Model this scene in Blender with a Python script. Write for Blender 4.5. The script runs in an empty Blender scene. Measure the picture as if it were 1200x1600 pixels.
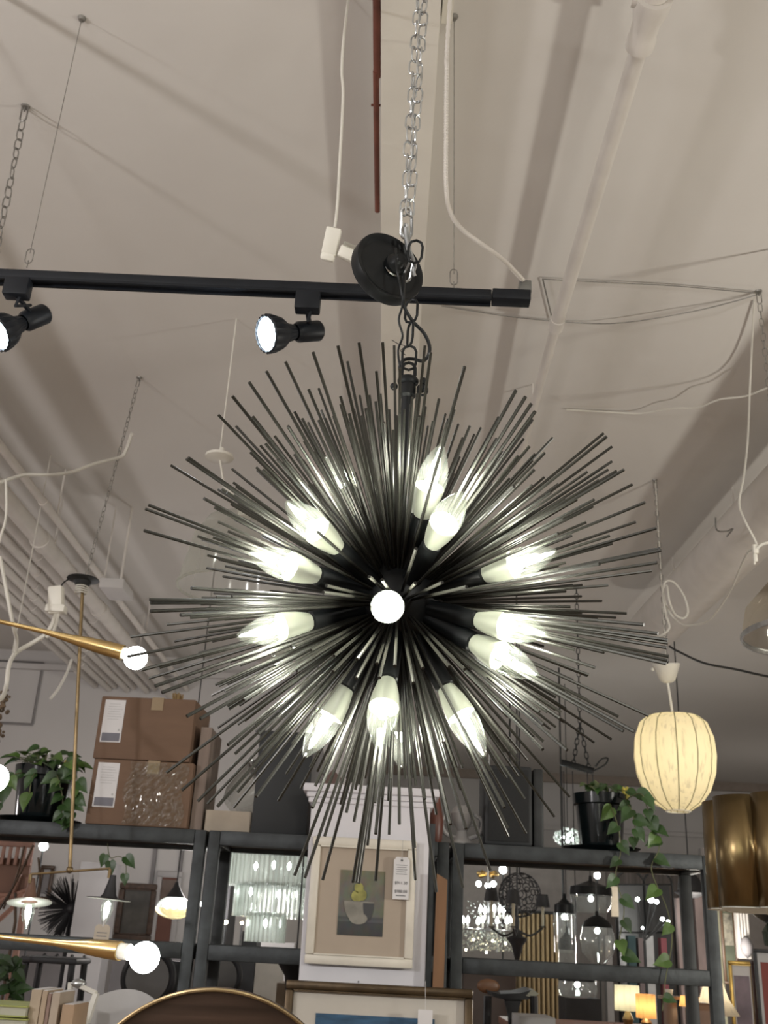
import bpy, bmesh, math, random
from mathutils import Vector, Matrix, Quaternion
PI = math.pi
sc = bpy.context.scene
COL = sc.collection
rnd = random.Random(7)

# ------------------------------------------------------------------ camera
F = 1600.0
Zc = Vector((200, 3800, -1600)).normalized()
Yc = Vector((-5, -673.4, -1600))
Yc = (Yc - Zc * Yc.dot(Zc)).normalized()
Xc = Yc.cross(Zc).normalized()
CAM = Vector((0, 0, 1.5))
def w2c(d): return Vector((Xc.dot(d), Yc.dot(d), Zc.dot(d)))      # camera vector -> world vector
def ray(px, py): return w2c(Vector((px - 600, 800 - py, -F)))      # length F along the axis
def at(px, py, Y):                                                  # point on the sight line at forward distance Y
    d = ray(px, py); return CAM + d * (Y / d.y)
def atz(px, py, Z):
    d = ray(px, py); return CAM + d * ((Z - CAM.z) / d.z)
def ata(px, py, a): return CAM + ray(px, py) * (a / F)              # at axial distance a
R3 = Matrix((Xc, Yc, Zc))                                           # cam -> world
def tocam(p): return R3.transposed() @ (Vector(p) - CAM)
def axial(p): return -tocam(p).z
def proj(p):
    c = tocam(p); return (600 + F * c.x / -c.z, 800 - F * c.y / -c.z)
def mpp(p): return axial(p) / F                                     # metres per pixel there
def above(base, py):                                                # point straight above/below base seen at row py
    lo, hi = -4.0, 6.0
    for _ in range(50):
        m = (lo + hi) / 2
        q = Vector((base.x, base.y, m))
        if axial(q) < .05 or proj(q)[1] < py: hi = m
        else: lo = m
    return Vector((base.x, base.y, (lo + hi) / 2))
cd = bpy.data.cameras.new('camera'); cam = bpy.data.objects.new('camera', cd); COL.objects.link(cam)
cam.matrix_world = Matrix.Translation(CAM) @ R3.to_4x4()
cd.sensor_fit = 'VERTICAL'; cd.sensor_height = 36; cd.lens = 36.0; cd.clip_start = .02; cd.clip_end = 100
cd.dof.use_dof = True; cd.dof.focus_distance = 1.42; cd.dof.aperture_fstop = 15
sc.camera = cam

# ------------------------------------------------------------------ materials
MATS = {}
def mat(name, col, rough=.6, metal=0., var=.08, scale=12., bump=0., bscale=None, spec=.5, coat=0., emit=None, es=0., stretch=None, trans=0.):
    if name in MATS: return MATS[name]
    m = bpy.data.materials.new(name); m.use_nodes = True; nt = m.node_tree; N = nt.nodes; L = nt.links
    b = N['Principled BSDF']
    tc = N.new('ShaderNodeTexCoord'); mp = N.new('ShaderNodeMapping'); L.new(tc.outputs['Object'], mp.inputs[0])
    if stretch: mp.inputs['Scale'].default_value = stretch
    nz = N.new('ShaderNodeTexNoise'); nz.inputs['Scale'].default_value = scale; nz.inputs['Detail'].default_value = 4
    L.new(mp.outputs[0], nz.inputs['Vector'])
    rp = N.new('ShaderNodeValToRGB'); L.new(nz.outputs['Fac'], rp.inputs[0])
    c = Vector(col)
    rp.color_ramp.elements[0].position = .3; rp.color_ramp.elements[1].position = .7
    rp.color_ramp.elements[0].color = (*(c * (1 - var)), 1); rp.color_ramp.elements[1].color = (*[min(1, x * (1 + var)) for x in c], 1)
    L.new(rp.outputs[0], b.inputs['Base Color'])
    b.inputs['Roughness'].default_value = rough; b.inputs['Metallic'].default_value = metal
    b.inputs['Specular IOR Level'].default_value = spec
    if coat: b.inputs['Coat Weight'].default_value = coat; b.inputs['Coat Roughness'].default_value = .1
    if bump:
        n2 = N.new('ShaderNodeTexNoise'); n2.inputs['Scale'].default_value = bscale or scale * 4; n2.inputs['Detail'].default_value = 5
        L.new(mp.outputs[0], n2.inputs['Vector'])
        bp = N.new('ShaderNodeBump'); bp.inputs['Strength'].default_value = bump; bp.inputs['Distance'].default_value = .01
        L.new(n2.outputs['Fac'], bp.inputs['Height']); L.new(bp.outputs[0], b.inputs['Normal'])
    if emit: b.inputs['Emission Color'].default_value = (*emit, 1); b.inputs['Emission Strength'].default_value = es
    if trans: b.inputs['Transmission Weight'].default_value = trans
    MATS[name] = m; return m
def emat(name, col, s):
    if name in MATS: return MATS[name]
    m = bpy.data.materials.new(name); m.use_nodes = True; nt = m.node_tree; nt.nodes.clear()
    o = nt.nodes.new('ShaderNodeOutputMaterial'); e = nt.nodes.new('ShaderNodeEmission')
    e.inputs[0].default_value = (*col, 1); e.inputs[1].default_value = s
    nt.links.new(e.outputs[0], o.inputs[0]); MATS[name] = m; return m
def thin(name, col=(.95, 1, .96), t=.72, tr=.16, tint=(.97, .99, .97), rough=.06, bump=0., bscale=60, stretch=None):
    """thin clear or milky glass: see-through + scattering wall + reflection"""
    if name in MATS: return MATS[name]
    m = bpy.data.materials.new(name); m.use_nodes = True; nt = m.node_tree; nt.nodes.clear(); N = nt.nodes; L = nt.links
    o = N.new('ShaderNodeOutputMaterial'); a = N.new('ShaderNodeBsdfTransparent'); a.inputs[0].default_value = (*tint, 1)
    b = N.new('ShaderNodeBsdfTranslucent'); b.inputs[0].default_value = (*col, 1)
    g = N.new('ShaderNodeBsdfGlossy'); g.inputs['Roughness'].default_value = rough
    m1 = N.new('ShaderNodeMixShader'); m1.inputs[0].default_value = tr; L.new(a.outputs[0], m1.inputs[1]); L.new(b.outputs[0], m1.inputs[2])
    fr = N.new('ShaderNodeLayerWeight'); fr.inputs[0].default_value = .25
    mm = N.new('ShaderNodeMath'); mm.operation = 'MULTIPLY_ADD'; mm.inputs[1].default_value = 1 - t; mm.inputs[2].default_value = .05
    L.new(fr.outputs['Facing'], mm.inputs[0])
    m2 = N.new('ShaderNodeMixShader'); L.new(mm.outputs[0], m2.inputs[0]); L.new(m1.outputs[0], m2.inputs[1]); L.new(g.outputs[0], m2.inputs[2])
    if bump:
        tc = N.new('ShaderNodeTexCoord'); mp = N.new('ShaderNodeMapping'); L.new(tc.outputs['Object'], mp.inputs[0])
        if stretch: mp.inputs['Scale'].default_value = stretch
        nz = N.new('ShaderNodeTexNoise'); nz.inputs['Scale'].default_value = bscale; L.new(mp.outputs[0], nz.inputs['Vector'])
        bp = N.new('ShaderNodeBump'); bp.inputs['Strength'].default_value = bump; L.new(nz.outputs['Fac'], bp.inputs['Height']); L.new(bp.outputs[0], g.inputs['Normal'])
    L.new(m2.outputs[0], o.inputs[0]); MATS[name] = m; return m
def shade_cloth(name, col, tr=.5):
    if name in MATS: return MATS[name]
    m = bpy.data.materials.new(name); m.use_nodes = True; nt = m.node_tree; nt.nodes.clear(); N = nt.nodes; L = nt.links
    o = N.new('ShaderNodeOutputMaterial'); d = N.new('ShaderNodeBsdfDiffuse'); b = N.new('ShaderNodeBsdfTranslucent')
    tc = N.new('ShaderNodeTexCoord'); mp = N.new('ShaderNodeMapping'); mp.inputs['Scale'].default_value = (1, 1, .12); L.new(tc.outputs['Object'], mp.inputs[0])
    nz = N.new('ShaderNodeTexNoise'); nz.inputs['Scale'].default_value = 60; nz.inputs['Detail'].default_value = 6; L.new(mp.outputs[0], nz.inputs['Vector'])
    rp = N.new('ShaderNodeValToRGB'); L.new(nz.outputs['Fac'], rp.inputs[0]); c = Vector(col)
    rp.color_ramp.elements[0].position = .34; rp.color_ramp.elements[1].position = .46
    rp.color_ramp.elements[0].color = (*(c * .8), 1); rp.color_ramp.elements[1].color = (*c, 1)
    L.new(rp.outputs[0], d.inputs[0]); L.new(rp.outputs[0], b.inputs[0])
    x = N.new('ShaderNodeMixShader'); x.inputs[0].default_value = tr; L.new(d.outputs[0], x.inputs[1]); L.new(b.outputs[0], x.inputs[2])
    L.new(x.outputs[0], o.inputs[0]); MATS[name] = m; return m

M = dict(
 paint=mat('ceiling paint', (.66, .635, .60), .9, var=.03, scale=.7, bump=.25, bscale=9, spec=.2),
 beam=mat('beam paint', (.74, .71, .64), .8, var=.04, scale=3, bump=.2, bscale=20, spec=.25),
 wall=mat('wall paint', (.60, .585, .575), .9, var=.03, scale=1.2, spec=.2),
 pipe=mat('pipe paint', (.66, .625, .58), .55, var=.05, scale=9, bump=.15, bscale=30),
 floor=mat('floor boards', (.22, .15, .1), .5, var=.25, scale=4, stretch=(6, .6, 1)),
 black=mat('black enamel', (.007, .008, .009), .42, var=.2, scale=20, spec=.22),
 track=mat('black track', (.010, .012, .016), .45, var=.15, scale=20, spec=.25),
 rod=mat('blackened rod', (.026, .025, .021), .34, metal=.4, var=.15, scale=30),
 chrome=mat('zinc chain', (.55, .57, .58), .28, metal=1, var=.15, scale=60),
 dchain=mat('dull chain', (.30, .29, .27), .45, metal=.8, var=.2, scale=60),
 brass=mat('brass', (.60, .43, .19), .28, metal=1, var=.15, scale=9, stretch=(1, 1, .2)),
 oldbrass=mat('aged brass', (.30, .22, .12), .42, metal=.9, var=.25, scale=14),
 copper=mat('red brown pipe paint', (.17, .055, .035), .6, var=.3, scale=10),
 white=mat('white plastic', (.75, .73, .66), .45, var=.04, scale=10),
 cable=mat('white cable', (.66, .64, .58), .6, var=.06, scale=10),
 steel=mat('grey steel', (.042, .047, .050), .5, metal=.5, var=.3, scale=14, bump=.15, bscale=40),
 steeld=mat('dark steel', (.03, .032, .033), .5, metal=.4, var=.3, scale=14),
 carton=mat('corrugated carton', (.165, .10, .065), .8, var=.07, scale=5, bump=.1, bscale=30, stretch=(1, 1, 4)),
 cartond=mat('brown paper tape', (.27, .19, .10), .45, var=.05),
 paper=mat('paper', (.66, .65, .66), .8, var=.04),
 greyp=mat('grey print', (.17, .17, .2), .8, var=.1),
 leaf=mat('pothos leaf', (.03, .07, .018), .4, var=.5, scale=9),
 leafl=mat('young leaf', (.075, .14, .03), .4, var=.3, scale=9),
 leafy=mat('yellow leaf', (.42, .36, .06), .5, var=.25, scale=9),
 stem=mat('plant stem', (.12, .13, .06), .6, var=.2),
 pot=mat('glossy dark pot', (.004, .007, .008), .16, var=.3, scale=6, coat=.15, spec=.35),
 wood=mat('white painted wood', (.66, .65, .69), .6, var=.05, scale=5, bump=.1, bscale=20),
 cream=mat('cream frame', (.66, .62, .54), .35, var=.08, scale=12),
 matboard=mat('beige mount', (.40, .335, .27), .9, var=.03),
 offwhite=mat('off white mount', (.52, .49, .44), .9, var=.03),
 walnut=mat('dark walnut', (.07, .04, .022), .4, var=.4, scale=10, stretch=(1, 8, 1)),
 tan=mat('tan board', (.20, .10, .045), .6, var=.15, scale=8, stretch=(3, 3, .5)),
 oak=mat('pale wood', (.42, .31, .2), .6, var=.15, scale=10, stretch=(4, 4, .5)),
 gold=mat('gilt', (.45, .30, .09), .38, metal=.8, var=.2, scale=20),
 curtain=mat('ochre curtain', (.36, .27, .15), .9, var=.12, scale=6, stretch=(3, 3, .3)),
 leather=mat('brown leather', (.16, .075, .035), .4, var=.2, scale=8),
 dark=mat('charcoal', (.02, .02, .023), .55, var=.2),
 boxblack=mat('matte black panel', (.014, .016, .018), .6, var=.15, scale=4),
 grey=mat('mid grey', (.22, .21, .215), .7, var=.12, scale=4),
 lightgrey=mat('light grey', (.45, .44, .44), .6, var=.08, scale=4),
 blue=mat('painted blue', (.03, .085, .16), .7, var=.35, scale=12, stretch=(1, 1, 5)),
 glass=thin('clear glass', tr=.03, t=.55, rough=.03),
 bulbglass=thin('bulb glass', col=(.93, 1, .9), tr=.014, t=.65, rough=.05, tint=(.95, .98, .94)),
 hazy=thin('milky glass', col=(.8, .8, .75), tr=.32, t=.75, rough=.1),
 wrap=thin('plastic wrap', tr=.16, t=.1, rough=.14, bump=2.0, bscale=55, stretch=(1, 1, .5)),
 crystal=thin('crystal', tr=.28, t=.35, rough=.05, bump=.6, bscale=70),
 bulbbody=mat('bulb housing', (.20, .21, .165), .4, var=.04, emit=(1, 1, .82), es=.10),
  ledcore=emat('led chip', (1, .98, .80), 40),
 ledw=emat('cool led', (.86, .94, 1), 60),
 frost=emat('frosted bulb', (.97, 1, .98), 26),
 warm=emat('warm bulb', (1, .85, .55), 40),
 coolb=emat('candle flame bulb', (.93, 1, .98), 30),
 lantern=shade_cloth('lantern cocoon cloth', (.90, .84, .66), .6),
 pglass=thin('pendant glass', col=(.85, .9, .9), tr=.05, t=.4, rough=.05, bump=.3, bscale=20),
 linen=shade_cloth('linen shade', (.80, .80, .66), .5),
 amber=shade_cloth('amber shade', (.75, .42, .17), .5),
 pleat=shade_cloth('pleated shade', (.88, .80, .68), .5),
)

# ------------------------------------------------------------------ mesh builder
class MB:
    def __init__(s): s.b = bmesh.new(); s.sm = []
    def box(s, c, d, R=None, bev=0):
        c = Vector(c); r = bmesh.ops.create_cube(s.b, size=1); vs = r['verts']
        if bev:
            for v in vs: v.co = Vector((v.co.x * d[0], v.co.y * d[1], v.co.z * d[2]))
            es = list({e for v in vs for e in v.link_edges})
            rr = bmesh.ops.bevel(s.b, geom=es, offset=bev, segments=2, affect='EDGES', profile=.5)
            vs = list({v for f in rr['faces'] for v in f.verts} | {v for v in vs if v.is_valid})
            for v in vs: v.co = c + ((R @ v.co) if R else v.co)
        else:
            for v in vs:
                q = Vector((v.co.x * d[0], v.co.y * d[1], v.co.z * d[2])); v.co = c + ((R @ q) if R else q)
        return s
    def prism(s, pts, vec):                       # polygon (list of points) extruded by a vector
        a = [s.b.verts.new(Vector(p)) for p in pts]; c = [s.b.verts.new(Vector(p) + Vector(vec)) for p in pts]
        n = len(a)
        s.b.faces.new(a); s.b.faces.new(c[::-1])
        for i in range(n): s.b.faces.new((a[i], c[i], c[(i + 1) % n], a[(i + 1) % n]))
        return s
    def tube(s, pts, r, seg=8, cap=True, closed=False):
        pts = [Vector(p) for p in pts]; n = len(pts); rs = r if isinstance(r, (list, tuple)) else [r] * n
        rings = []; up = None
        for i, p in enumerate(pts):
            if closed: t = pts[(i + 1) % n] - pts[i - 1]
            else: t = pts[min(i + 1, n - 1)] - pts[max(i - 1, 0)]
            if t.length < 1e-9: t = Vector((0, 0, 1))
            t.normalize()
            if up is None:
                up = Vector((0, 0, 1)) if abs(t.z) < .9 else Vector((1, 0, 0))
            u = (up - t * up.dot(t)); u.normalize(); up = u; w = t.cross(u)
            rings.append([s.b.verts.new(p + (u * math.cos(2 * PI * k / seg) + w * math.sin(2 * PI * k / seg)) * rs[i]) for k in range(seg)])
        for i in range(n if closed else n - 1):
            A = rings[i]; B = rings[(i + 1) % n]
            for k in range(seg):
                s.b.faces.new((A[k], A[(k + 1) % seg], B[(k + 1) % seg], B[k]))
        if cap and not closed:
            s.b.faces.new(rings[0][::-1]); s.b.faces.new(rings[-1])
        return s
    def lathe(s, prof, c=(0, 0, 0), ax=(0, 0, 1), seg=24, lobes=0, amp=0., phase=0.):   # prof: (radius, height along axis)
        c = Vector(c); ax = Vector(ax).normalized(); u = ax.orthogonal().normalized()
        if abs(ax.z) > .999: u = Vector((1, 0, 0))
        w = ax.cross(u); rings = []
        for (r, h) in prof:
            if r < 1e-6: rings.append([s.b.verts.new(c + ax * h)])
            else:
                ring = []
                for k in range(seg):
                    a = 2 * PI * k / seg
                    rr = r * (1 + amp * abs(math.sin(lobes * (a + phase) / 2)) - amp * .5) if lobes else r
                    ring.append(s.b.verts.new(c + ax * h + (u * math.cos(a) + w * math.sin(a)) * rr))
                rings.append(ring)
        for A, B in zip(rings, rings[1:]):
            if len(A) == 1 and len(B) == 1: continue
            for k in range(seg):
                k2 = (k + 1) % seg
                if len(A) == 1: s.b.faces.new((A[0], B[k2], B[k]))
                elif len(B) == 1: s.b.faces.new((A[k], A[k2], B[0]))
                else: s.b.faces.new((A[k], A[k2], B[k2], B[k]))
        return s
    def ball(s, c, r, seg=16, rg=10, sc_=(1, 1, 1)):
        rr = bmesh.ops.create_uvsphere(s.b, u_segments=seg, v_segments=rg, radius=r)
        for v in rr['verts']: v.co = Vector(c) + Vector((v.co.x * sc_[0], v.co.y * sc_[1], v.co.z * sc_[2]))
        return s
    def quad(s, *p): s.b.faces.new([s.b.verts.new(Vector(q)) for q in p]); return s
    def leaf(s, p, d, n, L, W=.75, cup=.25):
        d = Vector(d).normalized(); n = Vector(n); sd = d.cross(n)
        if sd.length < 1e-4: sd = d.orthogonal()
        sd.normalize(); n = sd.cross(d); p = Vector(p)
        rows = [(-.06, .16), (.0, .34), (.15, .48), (.35, .5), (.55, .4), (.75, .24), (.9, .1)]
        mid = []; le = []; ri = []
        for (t, w) in rows:
            c = p + d * (t * L) - n * (cup * L * t * t)
            mid.append(s.b.verts.new(p + d * (max(t, .02) * L) - n * (cup * L * t * t)))
            le.append(s.b.verts.new(c + sd * w * W * L + n * (w * .3 * L))); ri.append(s.b.verts.new(c - sd * w * W * L + n * (w * .3 * L)))
        tip = s.b.verts.new(p + d * L * 1.05 - n * cup * L * 1.1)
        for i in range(len(rows) - 1):
            s.b.faces.new((mid[i], mid[i + 1], le[i + 1], le[i])); s.b.faces.new((mid[i], ri[i], ri[i + 1], mid[i + 1]))
        s.b.faces.new((mid[-1], tip, le[-1])); s.b.faces.new((mid[-1], ri[-1], tip))
        return s

def wmat(o):
    m = o.matrix_basis.copy()
    while o.parent: o = o.parent; m = o.matrix_basis @ m
    return m
def obj(name, mb, m, parent=None, smooth=True, local=False, label=None, kind=None):
    me = bpy.data.meshes.new(name); bmesh.ops.recalc_face_normals(mb.b, faces=mb.b.faces[:])
    if parent is not None and not local:
        mb.b.transform(wmat(parent).inverted())
    mb.b.to_mesh(me); mb.b.free()
    me.materials.append(m)
    if smooth:
        me.polygons.foreach_set('use_smooth', [True] * len(me.polygons))
        try: me.set_sharp_from_angle(angle=math.radians(38))
        except Exception: pass
    o = bpy.data.objects.new(name, me); COL.objects.link(o)
    if parent is not None: o.parent = parent
    if label: o['label'] = label
    if kind: o['kind'] = kind
    return o
def tag(o, label, cat, group=None, kind=None):
    o['label'] = label; o['category'] = cat
    if group: o['group'] = group
    if kind: o['kind'] = kind
    return o
def thing(name, label, cat, loc=(0, 0, 0), rz=0., group=None):
    o = bpy.data.objects.new(name, None); COL.objects.link(o); o.empty_display_size = .05
    o.location = loc; o.rotation_euler = (0, 0, rz); return tag(o, label, cat, group)
def struct(name, mb, m, smooth=False):
    o = obj(name, mb, m, smooth=smooth); o['kind'] = 'structure'; return o
def kids(o): return [c for c in COL.objects if c.parent == o]
def dup(o, label=None, parent=None, **kw):
    c = o.copy(); COL.objects.link(c)
    if parent is not None: c.parent = parent
    for k in kids(o): dup(k, parent=c)
    if label: c['label'] = label
    if 'loc' in kw: c.location = kw['loc']
    if 'rz' in kw: c.rotation_euler = (0, 0, kw['rz'])
    if 'rot' in kw: c.rotation_mode = 'QUATERNION'; c.rotation_quaternion = kw['rot']
    return c
def smoothpath(pts, n=6):
    P = [Vector(p) for p in pts]; out = []
    for i in range(len(P) - 1):
        p0 = P[max(i - 1, 0)]; p1 = P[i]; p2 = P[i + 1]; p3 = P[min(i + 2, len(P) - 1)]
        for k in range(n):
            t = k / n
            out.append(.5 * ((2 * p1) + (p2 - p0) * t + (2 * p0 - 5 * p1 + 4 * p2 - p3) * t * t + (3 * p1 - p0 - 3 * p2 + p3) * t ** 3))
    out.append(P[-1]); return out
def link(mb, c, t, side, L, W, r, seg=6):          # one oval chain link: centre, long axis, wide axis
    pts = []; t = Vector(t).normalized(); side = (Vector(side) - t * Vector(side).dot(t)).normalized()
    h = L / 2 - W / 2
    for k in range(5):
        a = PI * k / 4; pts.append(Vector(c) + t * (h + math.sin(a) * W / 2) + side * math.cos(a) * W / 2)
    for k in range(5):
        a = PI * k / 4; pts.append(Vector(c) - t * (h + math.sin(a) * W / 2) - side * math.cos(a) * W / 2)
    mb.tube(pts, r, seg, closed=True)
def chain(mb, a, b, L=.034, W=.016, r=.0016, sag=0., side0=(1, 0, 0), seg=6, jit=0.):
    a = Vector(a); b = Vector(b); D = (b - a).length; n = max(1, int(D / (L - 2.4 * r))); pts = []
    for i in range(n):
        s = (i + .5) / n; pts.append(a.lerp(b, s) - Vector((0, 0, sag * 4 * s * (1 - s))))
    t = (b - a).normalized(); s1 = Vector(side0); s1 = (s1 - t * s1.dot(t)).normalized(); s2 = t.cross(s1)
    for i, p in enumerate(pts):
        tt = (pts[min(i + 1, n - 1)] - pts[max(i - 1, 0)]) if n > 1 else t
        q = Quaternion(t, (PI / 4 if False else 0) + jit * math.sin(i * 2.1))
        link(mb, p, tt, q @ (s1 if i % 2 == 0 else s2), L, W, r, seg)
    return mb
def rect(x0, y0, x1, y1, Y):                       # world X0, X1, Z0, Z1 of a front-facing rectangle seen there
    ym = (y0 + y1) / 2; xm = (x0 + x1) / 2
    return at(x0, ym, Y).x, at(x1, ym, Y).x, at(xm, y1, Y).z, at(xm, y0, Y).z
def rbox(mb, x0, y0, x1, y1, Y, dep, bev=0):
    X0, X1, Z0, Z1 = rect(x0, y0, x1, y1, Y)
    mb.box(((X0 + X1) / 2, Y + dep / 2, (Z0 + Z1) / 2), (X1 - X0, dep, Z1 - Z0), bev=bev); return mb
# ================================================================== the room
CZ = 3.85
XL, XR, YB, YL, YF = -6.2, 6.8, 15.0, 9.3, -5.0
XS = at(560, 1200, YL).x
struct('floor', MB().box(((XL + XR) / 2, (YF + YB) / 2, -.05), (XR - XL, YB - YF, .1)), M['floor'])
struct('ceiling', MB().box(((XL + XR) / 2, (YF + YB) / 2, CZ + .05), (XR - XL + .4, YB - YF + .4, .1)), M['paint'])
struct('wall_left', MB().box((XL - .05, (YF + YL) / 2, CZ / 2), (.1, YL - YF, CZ)), M['wall'])
struct('wall_right', MB().box((XR + .05, (YF + YB) / 2, CZ / 2), (.1, YB - YF, CZ)), M['wall'])
struct('wall_front', MB().box(((XL + XR) / 2, YF - .05, CZ / 2), (XR - XL, .1, CZ)), M['wall'])
struct('wall_back', MB().box(((XS + XR) / 2, YB + .05, CZ / 2), (XR - XS, .1, CZ)), M['wall'])
struct('wall_alcove', MB().box(((XL + XS) / 2, YL + .05, CZ / 2), (XS - XL, .1, CZ)), M['wall'])
struct('wall_return', MB().box((XS - .05, (YL + YB) / 2 + .05, CZ / 2), (.1, YB - YL - .1, CZ)), M['wall'])
# crown line on the back walls
struct('trim_1', MB().box(((XS + XR) / 2, YB - .04, CZ - .06), (XR - XS, .08, .12)), mat('trim paint', (.32, .27, .23), .6))
struct('trim_2', MB().box(((XL + XS) / 2, YL - .03, CZ - .16), (XS - XL, .06, .05)), M['wall'])
struct('trim_3', MB().box(((XS + XR) / 2, YB - .03, CZ - .75), (XR - XS, .06, .05)), M['wall'])
# wall panel outline behind the left shelf
wp = MB()
X0, X1, Z0, Z1 = rect(-60, 1035, 60, 1130, YL)
Z1 = at(40, 1035, YL).z
for (a, b) in (((X0, Z0), (X1, Z0)), ((X0, Z1), (X1, Z1)), ((X0, Z0), (X0, Z1)), ((X1, Z0), (X1, Z1))):
    wp.tube([(a[0], YL - .01, a[1]), (b[0], YL - .01, b[1])], .012, 4)
struct('trim_4', wp, mat('panel seam', (.28, .27, .27), .8))

# long ceiling beam down the middle
zb = 3.74
xa = atz(595, 540, zb).x; xb = atz(655, 540, zb).x
struct('trim_5', MB().box(((xa + xb) / 2, (YF + YL) / 2, (zb + CZ) / 2), (xb - xa, YL - YF, CZ - zb), bev=.002), M['beam'])
# narrow batten beside it
x1 = atz(697, 60, zb + .05).x
bt = MB().box((x1, .9, CZ - .02), (.03, 2.0, .04)); bt.box((x1, 2.0, CZ - .015), (.03, .12, .03))
struct('trim_6', bt, M['beam'])

pz = zb + .03
cp = MB(); xr = xa - .012
cp.tube([(xr, YF + .1, pz), (xr, atz(600, 120, pz).y, pz)], .011, 10)
cp.tube([(xr - .003, atz(600, 110, pz).y, pz - .004), (xr - .001, atz(600, 330, pz).y, pz)], .009, 10)
cp.tube([(xr - .018, atz(600, 165, pz).y, pz), (xr + .01, atz(600, 165, pz).y, pz)], .004, 6)
tag(obj('painted_pipe', cp, M['copper']), 'thin red-brown painted pipe running along the left edge of the central ceiling beam', 'pipe')

# ---- sprinkler pipe on the right
def pline(z, p0, p1):
    a = atz(*p0, z); b = atz(*p1, z); return a, b
z2 = CZ - .13
a = atz(1003, 60, z2); b = atz(870, 505, z2); c = atz(820, 690, z2)
r = mpp(atz(930, 300, z2)) * 12
xm = (a.x + b.x) / 2
sp = thing('sprinkler_pipe', 'white painted sprinkler pipe with a wide fitting, right of the hanging chains', 'pipe', (xm, a.y, z2))
p = MB(); p.tube([(a.x, a.y, z2), (b.x, b.y, z2)], r, 16); obj('pipe', p, M['pipe'], sp)
p = MB(); p.tube([(b.x, b.y - .02, z2 + .005), (c.x, c.y, z2 + .01), (c.x, c.y + .5, z2 + .01)], r * .78, 14); obj('pipe', p, M['pipe'], sp)
p = MB(); d = (a - b).normalized()
p.tube([a - d * .03, a, a + d * .015, a + d * .05, a + d * .1, a + d * .13], [r * 1.55, r * 1.6, r * 1.45, r * 1.5, r * 1.95, r * 1.95], 18)
p.tube([a + d * .11, a + d * .9], r * 1.35, 16)
p.tube([a + d * .12, a + d * .12 + Vector((-.05, 0, .01))], r * 1.1, 12)
obj('fitting', p, M['pipe'], sp)
p = MB(); p.tube([b - d * .0 + d * .03, b - d * .035], [r * 1.18, r * 1.22], 16); obj('coupling', p, M['pipe'], sp)
for k, yy in enumerate((640,)):
    h = atz(833, yy, z2); p = MB(); p.tube([(h.x, h.y, z2), (h.x, h.y, CZ)], .004, 6); obj('hanger', p, M['pipe'], sp)
# ---- wide duct
z3 = CZ - .32
a = atz(1215, 785, z3); b = atz(1018, 985, z3); rd = mpp((a + b) / 2) * 41
dt = thing('round_duct', 'thick round white duct running diagonally along the ceiling at the right edge', 'duct', (a.x, a.y, z3))
dd = (b - a).normalized()
p = MB(); p.tube([a - dd * 1.5, b, b + dd * .12, b + dd * .2], [rd, rd, rd * .96, rd * .75], 32); obj('duct', p, M['pipe'], dt)
for t in (.25, .75):
    q = a.lerp(b, t); p = MB(); p.tube([(q.x, q.y, z3 + rd * .9), (q.x, q.y, CZ)], .006, 6); obj('hanger', p, M['pipe'], dt)
q = at(1120, 815, 1); hk = MB(); g = atz(1120, 815, z3 - rd * .7)
hk.tube(smoothpath([atz(x, y, z3 - rd * .9) for x, y in ((1118, 808), (1120, 828), (1135, 830), (1145, 826), (1136, 838))]), .004, 6)
obj('wire_hook', hk, M['dchain'], dt)
# ---- pipe bank on the left
zp = CZ - .30
spec = [(696, 7, .0), (768, 15, -.05), (803, 9, 0), (833, 8, -.03), (858, 7, .0), (880, 7, -.03), (899, 6.5, 0), (918, 6.5, -.03), (937, 6.5, 0)]
names = ['thin white conduit pipe nearest the chandelier in the left ceiling pipe bank', 'thickest white pipe of the bank along the left ceiling'] + \
        ['%s white pipe left of the thickest one in the left ceiling pipe bank' % w for w in ('first', 'second', 'third', 'fourth', 'fifth', 'sixth', 'seventh')]
for (y0, rp, dz), lb in zip(spec, names):
    q = atz(0, y0, zp + dz); p = MB(); rr = mpp(q) * rp
    p.tube([(q.x, q.y - 2.0, q.z), (q.x, YL - .02, q.z)], rr, 14)
    for yy in (q.y + .7, q.y + 2.0):
        p.tube([(q.x, yy - .05, q.z), (q.x, yy + .05, q.z)], rr * 1.22, 14)
    p.tube([(q.x, q.y + .9, q.z), (q.x, q.y + .9, CZ)], .005, 6)
    p.tube([(q.x, q.y + 3.2, q.z), (q.x, q.y + 3.2, CZ)], .005, 6)
    tag(obj('ceiling_pipe', p, M['pipe']), lb, 'pipe', 'pipe bank along the left ceiling')

# white V hanger and long white drop rod with its box
fx = thing('hanging_light_box', 'small white box fixture on long white drop rods above the left pipes', 'light fixture', at(183, 912, 5.6))
p = MB(); rbox(p, 155, 903, 193, 918, 5.6, .25, bev=.005); obj('housing', p, M['wall'], fx)
p = MB(); q = at(189, 905, 5.7); t = above(q, 750); t.z = CZ; p.tube([q, t], .008, 6); obj('drop_rod', p, M['pipe'], fx)
p = MB(); q = at(163, 905, 5.7); p.tube([q, Vector((q.x, q.y, CZ))], .005, 6); obj('drop_rod', p, M['pipe'], fx)

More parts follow.
